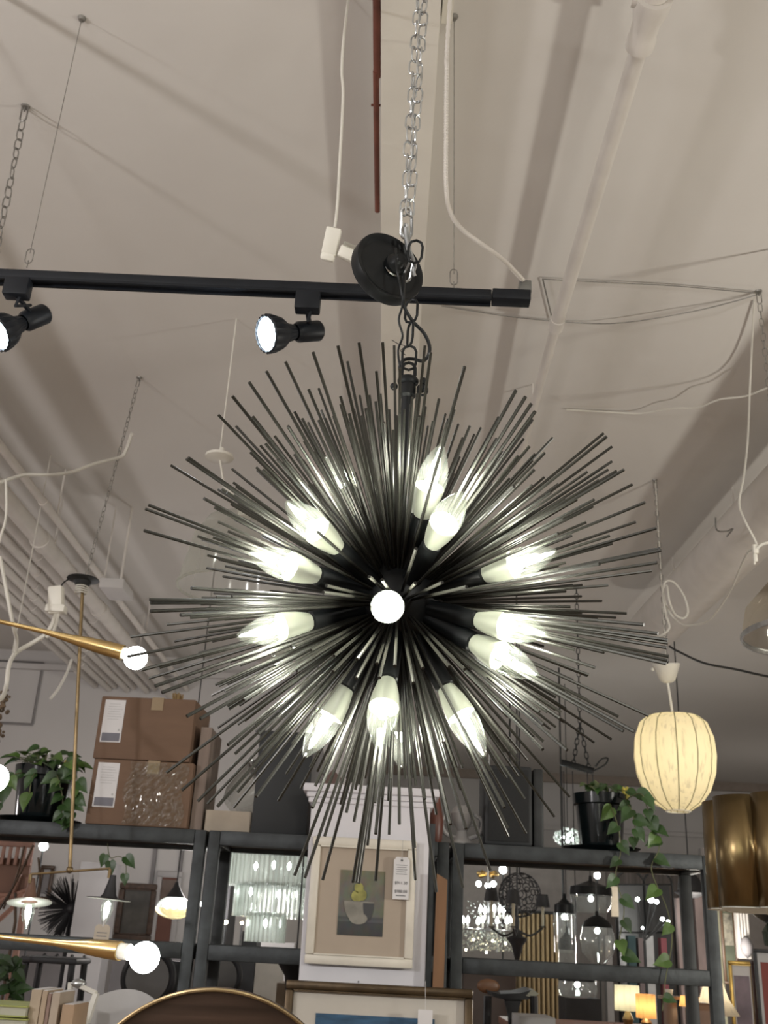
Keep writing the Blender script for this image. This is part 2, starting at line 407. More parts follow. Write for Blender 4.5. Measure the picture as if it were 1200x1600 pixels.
# ================================================================== track light
zt = 2.95
A = atz(-60, 429, zt); B = atz(832, 467, zt)
tr = thing('track_light_rail', 'long black track light rail crossing behind the chandelier canopy', 'track light', (A + B) / 2)
d = (B - A).normalized(); up = Vector((0, 0, 1)); sd = d.cross(up)
Rt = Matrix((d, sd, up)).transposed()
p = MB(); p.box((A + B) / 2 - d * .05, ((B - A).length - .1, .035, .022), Rt, bev=.002)
p.box((A + B) / 2 - d * .05 + sd * .013 - up * .013, ((B - A).length - .1, .007, .008), Rt); p.box((A + B) / 2 - d * .05 - sd * .013 - up * .013, ((B - A).length - .1, .007, .008), Rt)
obj('rail', p, M['track'], tr)
p = MB(); p.box(B - d * .052, (.092, .038, .028), Rt, bev=.002); obj('end_feed', p, M['track'], tr)
p = MB(); q = atz(820, 452, zt + .03); p.box(q, (.03, .03, .035), Rt, bev=.003); obj('cable_connector', p, mat('dark grey clamp', (.2, .2, .19), .4, metal=.6), tr)
p = MB()
pp = smoothpath([q + Vector((0, 0, .02))] + [ata(x, y, a_) for x, y, a_ in ((808, 428, 2.45), (785, 405, 2.4), (755, 383, 2.36), (722, 358, 2.34), (703, 330, 2.32), (697, 290, 2.33), (697, 200, 2.38), (698, 110, 2.4), (702, 20, 2.42))] + [Vector((x1, .95, CZ - .03))], 40)
hp = []; L_ = 0
for i, v in enumerate(pp): hp.append(v)
p.tube(hp, [.0058 if i % 2 else .0042 for i in range(len(hp))], 8); obj('coiled_conduit', p, M['pipe'], tr)
def head(tr_, tx, ty, fx_, fy_, dirc, lx):
    """one track head: adapter on the rail, arm, socket can, ribbed lamp"""
    g = None
    q = atz(tx, ty, zt - .02)
    h = thing('track_spotlight', lx, 'spotlight', q, 0, 'black spotlights on the rail')
    p = MB(); p.box(q - up * .02, (.06, .034, .05), Rt, bev=.004); obj('adapter', p, M['track'], h)
    f = ata(fx_, fy_, axial(q) - .02); dirv = w2c(Vector(dirc)).normalized()
    back = f - dirv * .13
    p = MB(); s = Vector((q.x, q.y, q.z - .04)); kn = back + Vector((0, 0, .02))
    k2 = Vector((kn.x, kn.y, s.z)); p.tube([s, k2, kn], .006, 8); p.tube([s + d * .01, s + d * .004 - up * .03, kn + (s - kn) * .35], .004, 6); obj('arm', p, M['track'], h)
    p = MB(); p.lathe([(0, -.075), (.022, -.075), (.026, -.07), (.026, -.01), (.02, 0)], back + dirv * .045, dirv, 20); obj('lamp_holder', p, M['track'], h)
    p = MB(); prof = [(.016, -.085), (.02, -.075), (.023, -.06), (.038, -.04), (.046, -.015), (.047, 0), (.042, .003), (.042, -.002)]
    p.lathe(prof, f, dirv, 40, lobes=20, amp=.06); obj('reflector', p, M['track'], h)
    p = MB(); p.lathe([(.0, 0), (.0415, 0)], f - dirv * .003, dirv, 28); lens = obj('lens', p, mat('lens face', (.7, .8, .85), .3, emit=(.8, .92, 1), es=1.3), h)
    u = dirv.orthogonal().normalized(); w = dirv.cross(u); p = MB()
    for k in range(9):
        a = 2 * PI * k / 8; o_ = f if k == 8 else f + (u * math.cos(a) + w * math.sin(a)) * .026
        p.lathe([(0, .0015), (.009, .0), (.009, -.002)], o_, dirv, 10)
    obj('led_cluster', p, M['ledw'], lens)
    return h
head(tr, 482, 462, 416, 522, (-.75, -.16, .62), 'black track spotlight with round white LED face left of the canopy')
head(tr, 30, 440, -6, 521, (-.5, -.45, .75), 'black track spotlight glaring at the left edge of the photo')
# suspension wires
for (x0, y0, x1_, y1_, lb) in ((128, 28, 42, 418, 'fine steel suspension wire holding the left end of the track rail'), (706, 340, 709, 452, 'fine steel suspension wire with hook holding the right end of the track rail')):
    b = atz(x1_, y1_, zt + .02); a = atz(x0, y0, CZ) if y0 < 100 else Vector((b.x - .02, b.y - .02, CZ))
    p = MB(); p.tube([a, a.lerp(b, .95)], .0011, 5); g = a.lerp(b, .95)
    dd = (b - a).normalized(); link(p, a.lerp(b, .96), dd, (1, 0, 0), .045, .018, .0016); p.tube([a.lerp(b, .975), b], .0016, 5); p.lathe([(0, 0), (.012, 0), (.008, -.01), (0, -.012)], a, (0, 0, 1), 10)
    tag(obj('suspension_wire', p, M['dchain']), lb, 'wire', 'rail suspension wires')
# ================================================================== the chandelier
C0 = ata(622, 942, 1.42)
ch = thing('starburst_chandelier', 'black starburst chandelier of thin metal rods with lit candle bulbs, centre of the photo', 'chandelier', C0)
fwd = (CAM - C0).normalized()
def on_sphere(px, py, R, front=True):
    """point seen at (px,py) at distance R from the chandelier centre"""
    d = ray(px, py).normalized(); oc = CAM - C0; b = oc.dot(d); c = oc.dot(oc) - R * R; D = b * b - c
    if D < 0: t = -b
    else: t = -b - math.sqrt(D) if front else -b + math.sqrt(D)
    return CAM + d * t
# ---- bulbs: (tip px, front?)
bul = [(600, 950, 1), (447, 784, 1), (509, 713, 0), (389, 863, 1), (370, 995, 1), (690, 694, 1), (722, 770, 1), (870, 861, 1),
       (855, 991, 1), (841, 1056, 1), (757, 1183, 1), (591, 1170, 1), (475, 1183, 1), (627, 1200, 0), (425, 1026, 0), (640, 706, 0), (700, 1020, 0)]
RT = .245
dirs = []
for (x, y, f) in bul: dirs.append((on_sphere(x, y, RT, f) - C0).normalized())
proto = None
def bulb_parts(parent, sc_=1.0):
    p = MB(); p.lathe([(.0, -.012), (.0095, -.012), (.0105, -.008), (.0098, -.005), (.0108, -.002), (.0125, .002), (.0135, .006), (.0165, .018), (.019, .036), (.0195, .041), (.017, .0415), (0, .0415)], seg=24, lobes=12, amp=.03)
    b = obj('bulb', p, M['bulbbody'], parent, local=True)
    p = MB(); p.lathe([(.0193, .041), (.0203, .048), (.0200, .056), (.0175, .070), (.0125, .085), (.007, .096), (.0035, .102), (0, .1035)], seg=24)
    g = obj('glass_tip', p, M['bulbglass'], b, local=True)
    p = MB(); p.lathe([(0, .043), (.008, .043), (.0082, .05), (.005, .056), (0, .057)], seg=12)
    l = obj('led_emitter', p, M['ledcore'], b, local=True)
    return b
for i, dv in enumerate(dirs):
    q = Vector((0, 0, 1)).rotation_difference(dv)
    if proto is None:
        proto = bulb_parts(ch); proto.rotation_mode = 'QUATERNION'; b = proto
        p = MB(); p.lathe([(0, -.02), (.0135, -.02), (.0135, .074), (.0115, .076), (0, .076)], seg=18); sk0 = obj('candle_socket', p, M['black'], ch, local=True); sk = sk0; sk.rotation_mode = 'QUATERNION'
    else: b = dup(proto, parent=ch); sk = dup(sk0, parent=ch)
    b.location = dv * (RT - .1035); b.rotation_quaternion = q
    sk.location = dv * (RT - .1035 - .078); sk.rotation_quaternion = q
p = MB(); p.ball((0, 0, 0), .062, 32, 20); obj('core', p, M['black'], ch, local=True)
# ---- rods
tips_out = """363,619 389,597 416,580 446,565 489,550 528,540 543,565 561,535 369,666 339,687 320,703 294,715 291,717 267,727 327,719 319,779
232,789 227,795 225,829 299,919 234,937 236,954 235,942 204,995 235,955 282,961 199,1026 220,1047 233,1060 242,1072 253,1082 292,1119 313,1123
260,1207 284,1235 309,1252 324,1256 340,1260 365,1262 381,1262 400,1245 435,1251 488,1262 460,1368 476,1372 504,1375 551,1379 557,1379 587,1376
726,573 746,597 806,610 821,620 830,631 836,643 832,656 943,677 948,682 956,698 956,721 975,734 988,757 1008,785 1026,825 1033,860 1031,857
1027,879 1018,892 1006,976 1028,990 1043,1000 1043,1005 1042,1012 1045,1026 1043,1032 1041,1037 1013,1118 991,1143 974,1142 955,1155 928,1160
886,1172 890,1245 866,1276 847,1290 822,1302 794,1307 746,1298 728,1295 723,1387 682,1394 649,1375 598,535 616,540 673,551 664,540""".split()
tips_mid = """482,608 498,607 532,619 562,618 587,627 596,678 460,643 472,654 450,666 395,651 429,681 407,696 411,734 402,735 369,760 341,765 299,815 309,838
342,874 362,932 502,641 434,718 335,793 686,623 691,632 696,647 710,640 716,663 741,679 723,684 724,690 776,685 788,693 818,686 836,709 850,746
950,734 958,740 936,750 928,781 927,791 916,816 953,837 962,872 909,914 940,939 884,924 665,636 642,632 918,737 937,881 795,737 803,760 962,965
941,1019 930,1075 917,1093 895,1093 875,1122 848,1171 849,1132 824,1188 704,1288 648,1325 608,1304 843,1112 788,1262 297,965 273,1002 249,1043
337,1070 351,1080 356,1164 367,1178 383,1126 381,1094 422,1095 400,1231 507,1307 553,1284 574,1321 587,1303 624,1288 541,1270 532,1256 513,1176
341,1137 608,640 553,640 655,650 632,640 620,650 672,690 545,660 575,640 600,660 565,650 521,650 510,662 640,650 700,655""".split()
tips_front = """486,1016 464,1049 522,1025 520,1049 558,1030 557,1060 589,1037 593,1059 617,1041 646,1067 661,1044 702,1042 726,1046 510,915 577,901
597,906 649,911 691,910 729,917 505,925 650,857 495,830 455,1010 430,1040 760,1060 790,1080""".split()
rods = []
def P2(s): a, b = s.split(','); return float(a), float(b)
core_r = .05
for s in tips_out:
    x, y = P2(s); R = .375 + rnd.uniform(-.004, .01); d = ray(x, y).normalized(); near = (CAM + d * (-(CAM - C0).dot(d)) - C0).length
    if near > R: R = near
    rods.append((on_sphere(x, y, max(R, near * 1.003), rnd.random() < .6), 1))
for s in tips_mid:
    x, y = P2(s); d = ray(x, y).normalized(); near = (CAM + d * (-(CAM - C0).dot(d)) - C0).length
    R = max(near * 1.003, rnd.choice((.28, .30, .36, .37))); rods.append((on_sphere(x, y, R, rnd.random() < .5), 1))
for s in tips_front:
    x, y = P2(s); rods.append((on_sphere(x, y, rnd.uniform(.20, .26), True), 2))
def clear_of_bulbs(dv, lim):
    return all(dv.angle(b) > lim for b in dirs)
def crosses(e):
    for j, b in enumerate(dirs):
        if not bul[j][2] or j == 0: continue
        t_ = C0 + b * (RT - .05); q = proj(t_); A = Vector(proj(C0)); B = Vector(proj(e)); P_ = Vector(q)
        s_ = max(0, min(1, (P_ - A).dot(B - A) / (B - A).length_squared)); nr_ = A.lerp(B, s_)
        if (nr_ - P_).length < 26 and axial(C0.lerp(e, s_)) < axial(t_) + .004: return True
    return False
rods = [r for r in rods if r[1] == 2 or not crosses(r[0]) or rnd.random() < .25]
N = 490; made = 0
for i in range(N):
    z = 1 - 2 * (i + .5) / N; th = i * 2.399963 + rnd.uniform(-.12, .12); rr = math.sqrt(max(0, 1 - z * z))
    dv = Vector((rr * math.cos(th), rr * math.sin(th), z)); dv += Vector((rnd.gauss(0, .04), rnd.gauss(0, .04), rnd.gauss(0, .04))); dv.normalize()
    fa = dv.dot(fwd)
    if fa > .70: continue
    if not clear_of_bulbs(dv, math.radians(8.0 if fa < .3 else 10)): continue
    if dv.z > .93 and rr < .3: continue
    if fa > .25 and rnd.random() < .55: continue
    L = rnd.choice((.24, .27, .29, .31, .33, .36, .37)) 
    e = C0 + dv * L; q = proj(e); rad = math.hypot(q[0] - 622, q[1] - 942)
    ang = math.atan2(-(q[1] - 942), q[0] - 622)
    if rad > 330 and rnd.random() < .75: e = C0 + dv * L * rnd.uniform(270, 330) / rad
    if crosses(e) and rnd.random() < .85: continue
    rods.append((e, 0))
def rod_mesh(mb, e, rad=.0021):
    dv = (e - C0).normalized(); mb.tube([dv * core_r, e - C0], rad, 6)
expl = [r for r in rods if r[1]]; rest = [r for r in rods if not r[1]]
order = expl
front100 = [r for r in order if r[1] == 2] + [r for r in order if r[1] == 1][:100 - len([r for r in order if r[1] == 2])]
ids = set(id(r) for r in front100)
for r in front100:
    p = MB(); rod_mesh(p, r[0]); obj('rod', p, M['rod'], ch, local=True)
p = MB()
for r in rods:
    if id(r) not in ids: rod_mesh(p, r[0], .0020)
o = obj('rods', p, M['rod'], ch, local=True); o['kind'] = 'stuff'
# ---- stem, hickey, chain, wire, canopy
st = above(C0, 612)
p = MB(); p.tube([C0, st], .0088, 16); p.lathe([(.0088, 0), (.0125, .004), (.0125, .02), (.009, .026)], st - Vector((0, 0, .012)), (0, 0, 1), 20); obj('stem', p, M['black'], ch)
p = MB(); p.ball(st + Vector((0, 0, .018)), .011, 14, 10, (1.5, 1, 1)); p.ball(st + Vector((.020, -.004, .004)), .007, 12, 8); p.ball(st + Vector((.023, -.004, .017)), .006, 12, 8); p.ball(st + Vector((-.021, 0, .008)), .006, 12, 8)
link(p, st + Vector((.022, -.01, -.002)), (0, .3, 1), (1, 0, 0), .022, .014, .002); link(p, st + Vector((0, 0, .035)), (0, 0, 1), (1, 0, 0), .032, .02, .0028)
obj('hickey', p, M['black'], ch)
top = above(C0, 478)
cz = above(C0, 425)
p = MB(); chain(p, st + Vector((0, 0, .038)), top + Vector((0, 0, .012)), L=.043, W=.021, r=.0021, side0=Xc, seg=8, jit=.5); 
obj('suspension_chain', p, M['black'], ch)
p = MB(); chain(p, cz - Vector((0, .012, .0)), cz + Vector((.004, -.02, .055)), L=.040, W=.022, r=.0022, seg=8)
obj('top_link', p, M['black'], ch)
a_ = axial(top) - .012
def pa(x, y, da=0.): return ata(x, y, a_ + da)
p = MB()
p.tube(smoothpath([pa(632, 428, .02), pa(630, 460), pa(632, 480), pa(645, 502), pa(662, 520), pa(671, 540), pa(669, 556), pa(660, 564), pa(646, 561), pa(632, 562), pa(625, 572), pa(627, 590), pa(629, 606)], 5), .0028, 8)
p.tube(smoothpath([pa(618, 388, .03), pa(620, 420), pa(626, 450), pa(629, 475), pa(623, 500), pa(629, 525), pa(622, 548), pa(626, 580)], 5), .0018, 7)
p.tube(smoothpath([pa(612, 531), pa(622, 537), pa(633, 541), pa(626, 548), pa(634, 555)], 4), .0006, 5)
obj('lamp_cord', p, M['black'], ch)
ce = ata(611, 415, axial(cz) + .01); nn = w2c(Vector((.50, .36, .75))).normalized()
p = MB(); p.lathe([(0, -.001), (.013, -.001), (.050, -.006), (.0585, .0), (.0612, .0), (.0620, -.004), (.0615, -.021), (.060, -.024), (0, -.024)], ce, nn, 48); cn = obj('canopy', p, M['black'], ch)
p = MB(); p.lathe([(.017, -.004), (.019, .0), (.018, .006), (.012, .010), (.008, .022), (0, .024)], ce + w2c(Vector((.006, .0, 0))), nn, 24); obj('canopy_loop', p, M['black'], cn)
p = MB(); p.lathe([(.012, .002), (.0155, .0035), (.0165, .001)], ce + w2c(Vector((.004, -.004, 0))), nn, 24); obj('retaining_ring', p, M['chrome'], cn)
p = MB()
for (x, y) in ((579, 436), (588, 448)):
    w = ata(x, y, axial(ce) + .012); p.ball(w, .0022, 8, 6)
obj('screw', p, M['steeld'], cn)

# ---- silver chain with carabiners
ax_top = above(C0, -60); lower = above(C0, 350)
hk = thing('silver_chain', 'long doubled silver chain with carabiners carrying the chandelier canopy', 'chain', (C0.x, C0.y, CZ))
p = MB(); qa = axial(lower)
b1 = ata(632, 336, qa); t1 = Vector((C0.x + .012, C0.y, CZ)); chain(p, b1, Vector((b1.x + .012, C0.y, CZ)), L=.034, W=.0155, r=.00165, side0=Xc + Yc * .5, seg=7, jit=.4)
obj('chain', p, M['chrome'], hk)
p = MB(); b2 = ata(640, 336, qa - .012); chain(p, b2, Vector((b1.x + .030, C0.y - .01, CZ)), L=.034, W=.0155, r=.00165, side0=Xc * .6 - Yc, seg=7, jit=.5)
obj('chain', p, M['chrome'], hk)
p = MB(); link(p, ata(635, 349, qa - .006), w2c(Vector((.0, 1, 0))), Xc, .05, .017, .0028, 8); link(p, ata(636, 372, qa - .012), w2c(Vector((-.12, 1, 0))), Xc * .3 + Yc, .045, .02, .0025, 8); obj('carabiner', p, M['chrome'], hk)
p = MB()
def ph(x, y, a=.0): return ata(x, y, qa - .03 + a)
p.tube(smoothpath([ph(634, 355), ph(636, 378), ph(644, 402), ph(648, 415), ph(646, 424), ph(648, 432)], 5), .0032, 9)
p.tube(smoothpath([ph(645, 404), ph(640, 410), ph(633, 424), ph(630, 434), ph(634, 440), ph(640, 436), ph(642, 426), ph(645, 412)], 5), .0024, 8)
obj('snap_hook', p, M['chrome'], hk)
p = MB(); p.lathe([(0, 0), (.03, 0), (.026, -.008), (.01, -.014), (0, -.014)], (b1.x + .02, C0.y, CZ), (0, 0, 1), 20); obj('ceiling_plate', p, M['chrome'], hk)
# ================================================================== hanging chains and cables near the ceiling
# plug adapter on a white cable
ad = thing('plug_adapter', 'white plug adapter dangling on its cable, left of the black canopy', 'plug adapter', ata(518, 382, 2.2))
A_ = 2.2
rz1 = w2c(Vector((.22, 1, .1))).normalized(); rx1 = w2c(Vector((1, -.22, 0))).normalized()
def frame(x, y): x = x.normalized(); y = (y - x * y.dot(x)).normalized(); return Matrix((x, y, x.cross(y))).transposed()
p = MB(); R = frame(rx1, rz1); p.box(ata(518, 378, A_), (.032, .058, .028), R, bev=.003); p.box(ata(512, 402, A_), (.030, .016, .026), R, bev=.005); obj('adapter_body', p, M['white'], ad)
p = MB(); R2 = frame(w2c(Vector((1, -.42, 0))), w2c(Vector((.42, 1, 0)))); p.box(ata(545, 398, A_ - .0), (.044, .026, .026), R2, bev=.004); obj('plug_body', p, M['white'], ad)
p = MB(); p.box(ata(549, 387, A_ - .003), (.036, .012, .022), R2, bev=.003); obj('clear_plug', p, M['hazy'], ad)
p = MB(); q0 = atz(545, -10, CZ)
p.tube(smoothpath([Vector((q0.x, q0.y, CZ)), ata(537, 60, 2.35), ata(534, 110, 2.3), ata(536, 150, 2.28), ata(531, 250, 2.25), ata(527, 320, 2.22), ata(523, 356, 2.2)], 8), .0032, 7); obj('power_cable', p, M['cable'], ad)
# upper left chain
def hang_chain(name, lb, cat, pxtop, pxbot, L, W, r, grp=None, m='dchain', extra=0, dy=0.):
    a = atz(*pxtop, CZ); b = at(pxbot[0], pxbot[1], a.y + dy)
    t = thing(name, lb, cat, a, 0, grp)
    p = MB(); dd = (b - a).normalized(); p.lathe([(0, 0), (.014, 0), (.012, -.006), (0, -.008)], a, (0, 0, 1), 12); p.tube([a, a - Vector((0, 0, .02))], .003, 6); obj('ceiling_hook', p, M[m], t)
    p = MB(); link(p, a + dd * .03, dd, Xc + Yc * .4, min(.06, L * 1.5), W * 1.1, r * 1.3, 7); obj('carabiner', p, M[m], t)
    p = MB(); chain(p, a + dd * .06, b + dd * extra, L=L, W=W, r=r, side0=Xc + Yc * .6, seg=5, jit=.3); obj('chain', p, M[m], t)
    return t, a, b
hang_chain('ceiling_chain', 'grey chain with carabiner hanging from the ceiling in the upper left corner', 'chain', (40, 166), (3, 350), .042, .02, .0022, extra=.6)
hang_chain('ceiling_chain', 'grey chain hanging from the ceiling near the right edge above the wavy cable', 'chain', (1185, 455), (1199, 585), .036, .015, .0016, extra=.5)
t_, ca_, cb_ = hang_chain('ceiling_chain', 'thin grey chain hanging from the left ceiling and wrapped by a white cable', 'chain', (218, 590), (140, 880), .028, .013, .0016, extra=.08)
# wires near the right chain
def cable(lb, pts, r, m='cable', cat='cable', name='cable', n=6, grp=None):
    p = MB(); p.tube(smoothpath(pts, n), r, 6); return tag(obj(name, p, M[m]), lb, cat, grp)
zc = CZ - .012
hkr = thing('ceiling_wire', 'thin wires strung along the ceiling between the pipe and the right-hand chain hook', 'wire', atz(1180, 458, CZ))
p = MB(); p.tube(smoothpath([atz(848, 436, zc), atz(950, 441, zc), atz(1060, 447, zc), atz(1183, 458, zc)], 4), .0025, 5); p.tube([atz(848, 436, zc), atz(863, 500, zc)], .003, 5); obj('wire', p, M['dchain'], hkr)
p = MB(); p.tube(smoothpath([atz(690, 478, zc), atz(800, 495, zc), atz(900, 504, zc), atz(975, 504, zc - .02), atz(1080, 487, zc - .02), atz(1150, 470, zc), atz(1183, 460, zc)], 5), .0025, 5); obj('wire', p, M['dchain'], hkr)
cable('long wavy white cable strung across the right side of the ceiling', [atz(885, 640, zc), atz(940, 643, zc), atz(1000, 646, CZ - .03), atz(1050, 638, CZ - .06), atz(1090, 637, CZ - .09), atz(1125, 624, CZ - .11), atz(1165, 619, CZ - .13), atz(1200, 606, CZ - .15), atz(1260, 588, CZ - .17)], .0042)
yc = 3.6
cable('white cable drooping down over the round duct at the right', [atz(1178, 470, CZ - .005), at(1172, 600, 3.75), at(1168, 690, 3.7), at(1162, 745, 3.6), at(1155, 785, 3.55), at(1162, 810, 3.5), at(1180, 845, 3.5), at(1184, 860, 3.5)], .0042)
sw = thing('inline_cord', 'white cord with a small inline connector looping from the duct to the lantern chain', 'cord', at(1184, 860, 3.5))
p = MB(); p.tube(smoothpath([at(1215, 845, 3.5), at(1192, 850, 3.5), at(1181, 858, 3.5), at(1170, 862, 3.6), at(1160, 880, 3.8), at(1140, 925, 4.2), at(1112, 965, 4.6), at(1090, 976, 4.8), at(1065, 975, 4.9), at(1045, 955, 4.95), at(1036, 925, 4.95), at(1040, 909, 4.95), at(1053, 910, 4.95), at(1068, 930, 4.95), at(1075, 955, 4.95), at(1068, 966, 4.95), at(1055, 960, 4.95), at(1046, 940, 4.9), at(1042, 915, 4.92), at(1036, 925, 4.93), at(1040, 958, 4.93), at(1046, 980, 4.93), at(1038, 990, 4.94), at(1030, 994, 4.96)], 6), .0055, 6); obj('cord', p, M['cable'], sw)
p = MB(); q = at(1180, 872, 3.5); p.box(q, (.015, .015, .03), bev=.004); p.tube([at(1179, 882, 3.5), at(1179, 858, 3.5)], .004, 6); p.box(at(1180, 858, 3.5), (.02, .016, .035), bev=.004); obj('connector', p, M['white'], sw)
cable('dark cable swagging from the lantern canopy to the right edge', [at(1046, 1010, 4.96), at(1060, 1018, 4.9), at(1100, 1036, 4.7), at(1150, 1046, 4.5), at(1200, 1057, 4.3), at(1260, 1065, 4.1)], .0055, 'steeld')
# cable on left chain
cable('white cable leaving the thin left chain toward the pipe bank', [ca_ + Vector((.01, -.01, -.3)), at(205, 680, ca_.y), at(197, 703, ca_.y), at(188, 714, ca_.y), at(150, 724, ca_.y - .1), at(110, 738, ca_.y - .2), at(75, 742, ca_.y - .3), at(40, 742, ca_.y - .35), at(14, 749, ca_.y - .4), at(-25, 762, ca_.y - .5)], .0075)
cable('white cable dangling vertically at the left edge beside the pipes', [at(9, 750, 3.4), at(10, 790, 3.4), at(8, 815, 3.4), at(2, 835, 3.4), at(-8, 870, 3.4)], .0045)
# left hooks on ceiling
hang_chain('ceiling_chain', 'faint thin chain above the lantern pendant, hanging from the right ceiling', 'chain', (1023, 750), (1043, 1040), .034, .016, .002)

# ================================================================== glass cloche pendant behind the rods (left)
Y_ = 3.6
g0 = at(383, 790, Y_); gp = thing('glass_cloche_pendant', 'large clear glass dome pendant half hidden behind the rods on the left', 'pendant lamp', g0)
k = mpp(g0)
p = MB(); p.lathe([(0, .0), (.055, 0), (.055, -.01), (.03, -.02), (0, -.02)], at(343, 712, Y_), (0, 0, 1), 24); p.tube([at(343, 712, Y_), at(347, 700, Y_)], .01, 8); obj('ceiling_cup', p, M['white'], gp)
p = MB(); p.tube([at(343, 714, Y_), at(350, 760, Y_), g0], .004, 6); p.tube([at(343, 712, Y_), Vector((at(343, 712, Y_).x, Y_, CZ))], .003, 6); obj('cord', p, M['white'], gp)
p = MB(); p.lathe([(0, .035), (.02, .035), (.024, .0), (.026, -.05), (0, -.055)], g0, (0, 0, 1), 18); obj('lamp_socket', p, M['white'], gp)
bot = at(383, 922, Y_); h = g0.z - bot.z; Rg = k * 88
p = MB(); p.lathe([(.03, -.02), (.06, -.035), (Rg * .62, -.07), (Rg * .82, -h * .42), (Rg * .93, -h * .75), (Rg, -h)], g0, (0, 0, 1), 40); sh = obj('glass_shade', p, M['hazy'], gp)
p = MB(); ring = [g0 + Vector((Rg * math.cos(a), Rg * math.sin(a), -h)) for a in [2 * PI * i / 40 for i in range(40)]]; p.tube(ring, .006, 6, closed=True); obj('shade_rim', p, M['hazy'], sh)

# right edge grey dome pendant
g1 = at(1272, 930, 3.0); k = mpp(g1); gp = thing('dome_pendant', 'dusky glass dome pendant with bright metal rim, cut by the right edge', 'pendant lamp', g1)
p = MB(); p.lathe([(.02, .10), (.05, .085), (k * 68, .04), (k * 104, -.04), (k * 113, -k * 63)], g1, (0, 0, 1), 40); obj('glass_shade', p, thin('smoked glass', col=(.45, .4, .33), tr=.35, t=.8, tint=(.62, .58, .52)), gp)
p = MB(); p.lathe([(k * 112, -k * 62), (k * 115, -k * 62), (k * 115, -k * 70), (k * 112, -k * 70)], g1, (0, 0, 1), 40); obj('metal_rim', p, M['chrome'], gp)
p = MB(); p.tube([g1 + Vector((0, 0, .08)), Vector((g1.x, g1.y, CZ))], .004, 6); p.lathe([(0, .12), (.025, .12), (.03, .08), (0, .07)], g1, (0, 0, 1), 16); obj('cord', p, M['steeld'], gp)

# ================================================================== lantern pendant
Yl = 4.97
q = at(1042, 1050, Yl); k = mpp(q)
la = thing('cocoon_lantern_pendant', 'glowing cream cocoon lantern pendant with vertical ribs below a white cup canopy', 'pendant lamp', q)
p = MB(); p.lathe([(0, k * 13), (k * 20, k * 13), (k * 21, k * 11), (k * 12, -k * 13), (k * 6, -k * 17), (0, -k * 17)], q, w2c(Vector((-.03, .97, -.2))), 28); p.ball(q + Vector((-k * 22, 0, k * 3)), k * 3, 8, 6); obj('canopy', p, M['white'], la)
s0 = at(1055, 1191, Yl)
p = MB(); p.tube([q - Vector((0, 0, k * 14)), at(1052, 1122, Yl)], k * 2.0, 8); p.tube([q + Vector((0, 0, k * 10)), Vector((q.x, q.y, CZ))], .002, 5); obj('cord', p, M['white'], la)
H = k * 71
prof = [(k * 22, H), (k * 38, H * .96), (k * 50, H * .82), (k * 58, H * .5), (k * 60, H * .12), (k * 57, -H * .25), (k * 48, -H * .6), (k * 35, -H * .85), (k * 18, -H * 1.0)]
pr = []
for (a, b), (c, d_) in zip(prof, prof[1:]):
    for t in range(3): pr.append((a + (c - a) * t / 3, b + (d_ - b) * t / 3))
pr.append(prof[-1])
nr = 12
p = MB(); p.lathe([(0, H * .99)] + pr, s0, (0, 0, 1), 96, lobes=nr, amp=.045, phase=.2); obj('lantern_shade', p, M['lantern'], la)
p = MB()
for i in range(nr):
    a = 2 * PI * i / nr - .2; p.tube([s0 + Vector((math.cos(a) * r_ * .985, math.sin(a) * r_ * .985, z_)) for (r_, z_) in pr], k * .9, 5)
obj('wire_ribs', p, mat('rib wire', (.35, .32, .18), .6), la)
p = MB(); p.lathe([(k * 18, -H * .985), (k * 18.5, -H * 1.02), (k * 17, -H * 1.02)], s0, (0, 0, 1), 32); obj('bottom_ring', p, M['white'], la)
p = MB(); p.ball(s0 + Vector((0, 0, .02)), .035, 16, 10); obj('bulb', p, emat('lantern bulb', (1, .87, .60), 30), la)

# ================================================================== canopy lamp with two cone shades (left)
Yp = 4.0
c0 = at(130, 905, Yp); k = mpp(c0)
pl = thing('two_arm_cone_pendant', 'slim brass pole pendant with a cross arm and two cone shades', 'pendant lamp', c0)
p = MB(); axp = (c0 - at(126, 1000, Yp)).normalized(); p.lathe([(0, k * 2), (k * 24, k * 1), (k * 25, -k * 1), (k * 14, -k * 4), (k * 11, -k * 10), (0, -k * 11)], c0, (.0, 0, 1), 32); cn = obj('canopy', p, M['steeld'], pl)
p = MB()
for i in range(4): p.tube(smoothpath([c0 + Vector((k * (9 * math.cos(a * 1.26)), k * 9 * math.sin(a * 1.26), -k * (12 + i * 3.5))) for a in range(6)], 3), k * 1.2, 5)
obj('wound_cable', p, M['cable'], cn)
b0 = at(109, 1359, Yp)
p = MB(); p.tube([c0, at(127, 960, Yp), b0], k * 2.7, 10); obj('pole', p, M['oldbrass'], pl)
p = MB(); p.ball(b0, k * 5, 12, 8); p.tube([at(48, 1366, Yp), at(172, 1357, Yp)], k * 1.6, 8); p.tube([at(172, 1358, Yp), at(170, 1372, Yp)], k * 2.4, 8); p.tube([at(48, 1366, Yp), at(46, 1380, Yp)], k * 2.4, 8); obj('cross_arm', p, M['oldbrass'], pl)
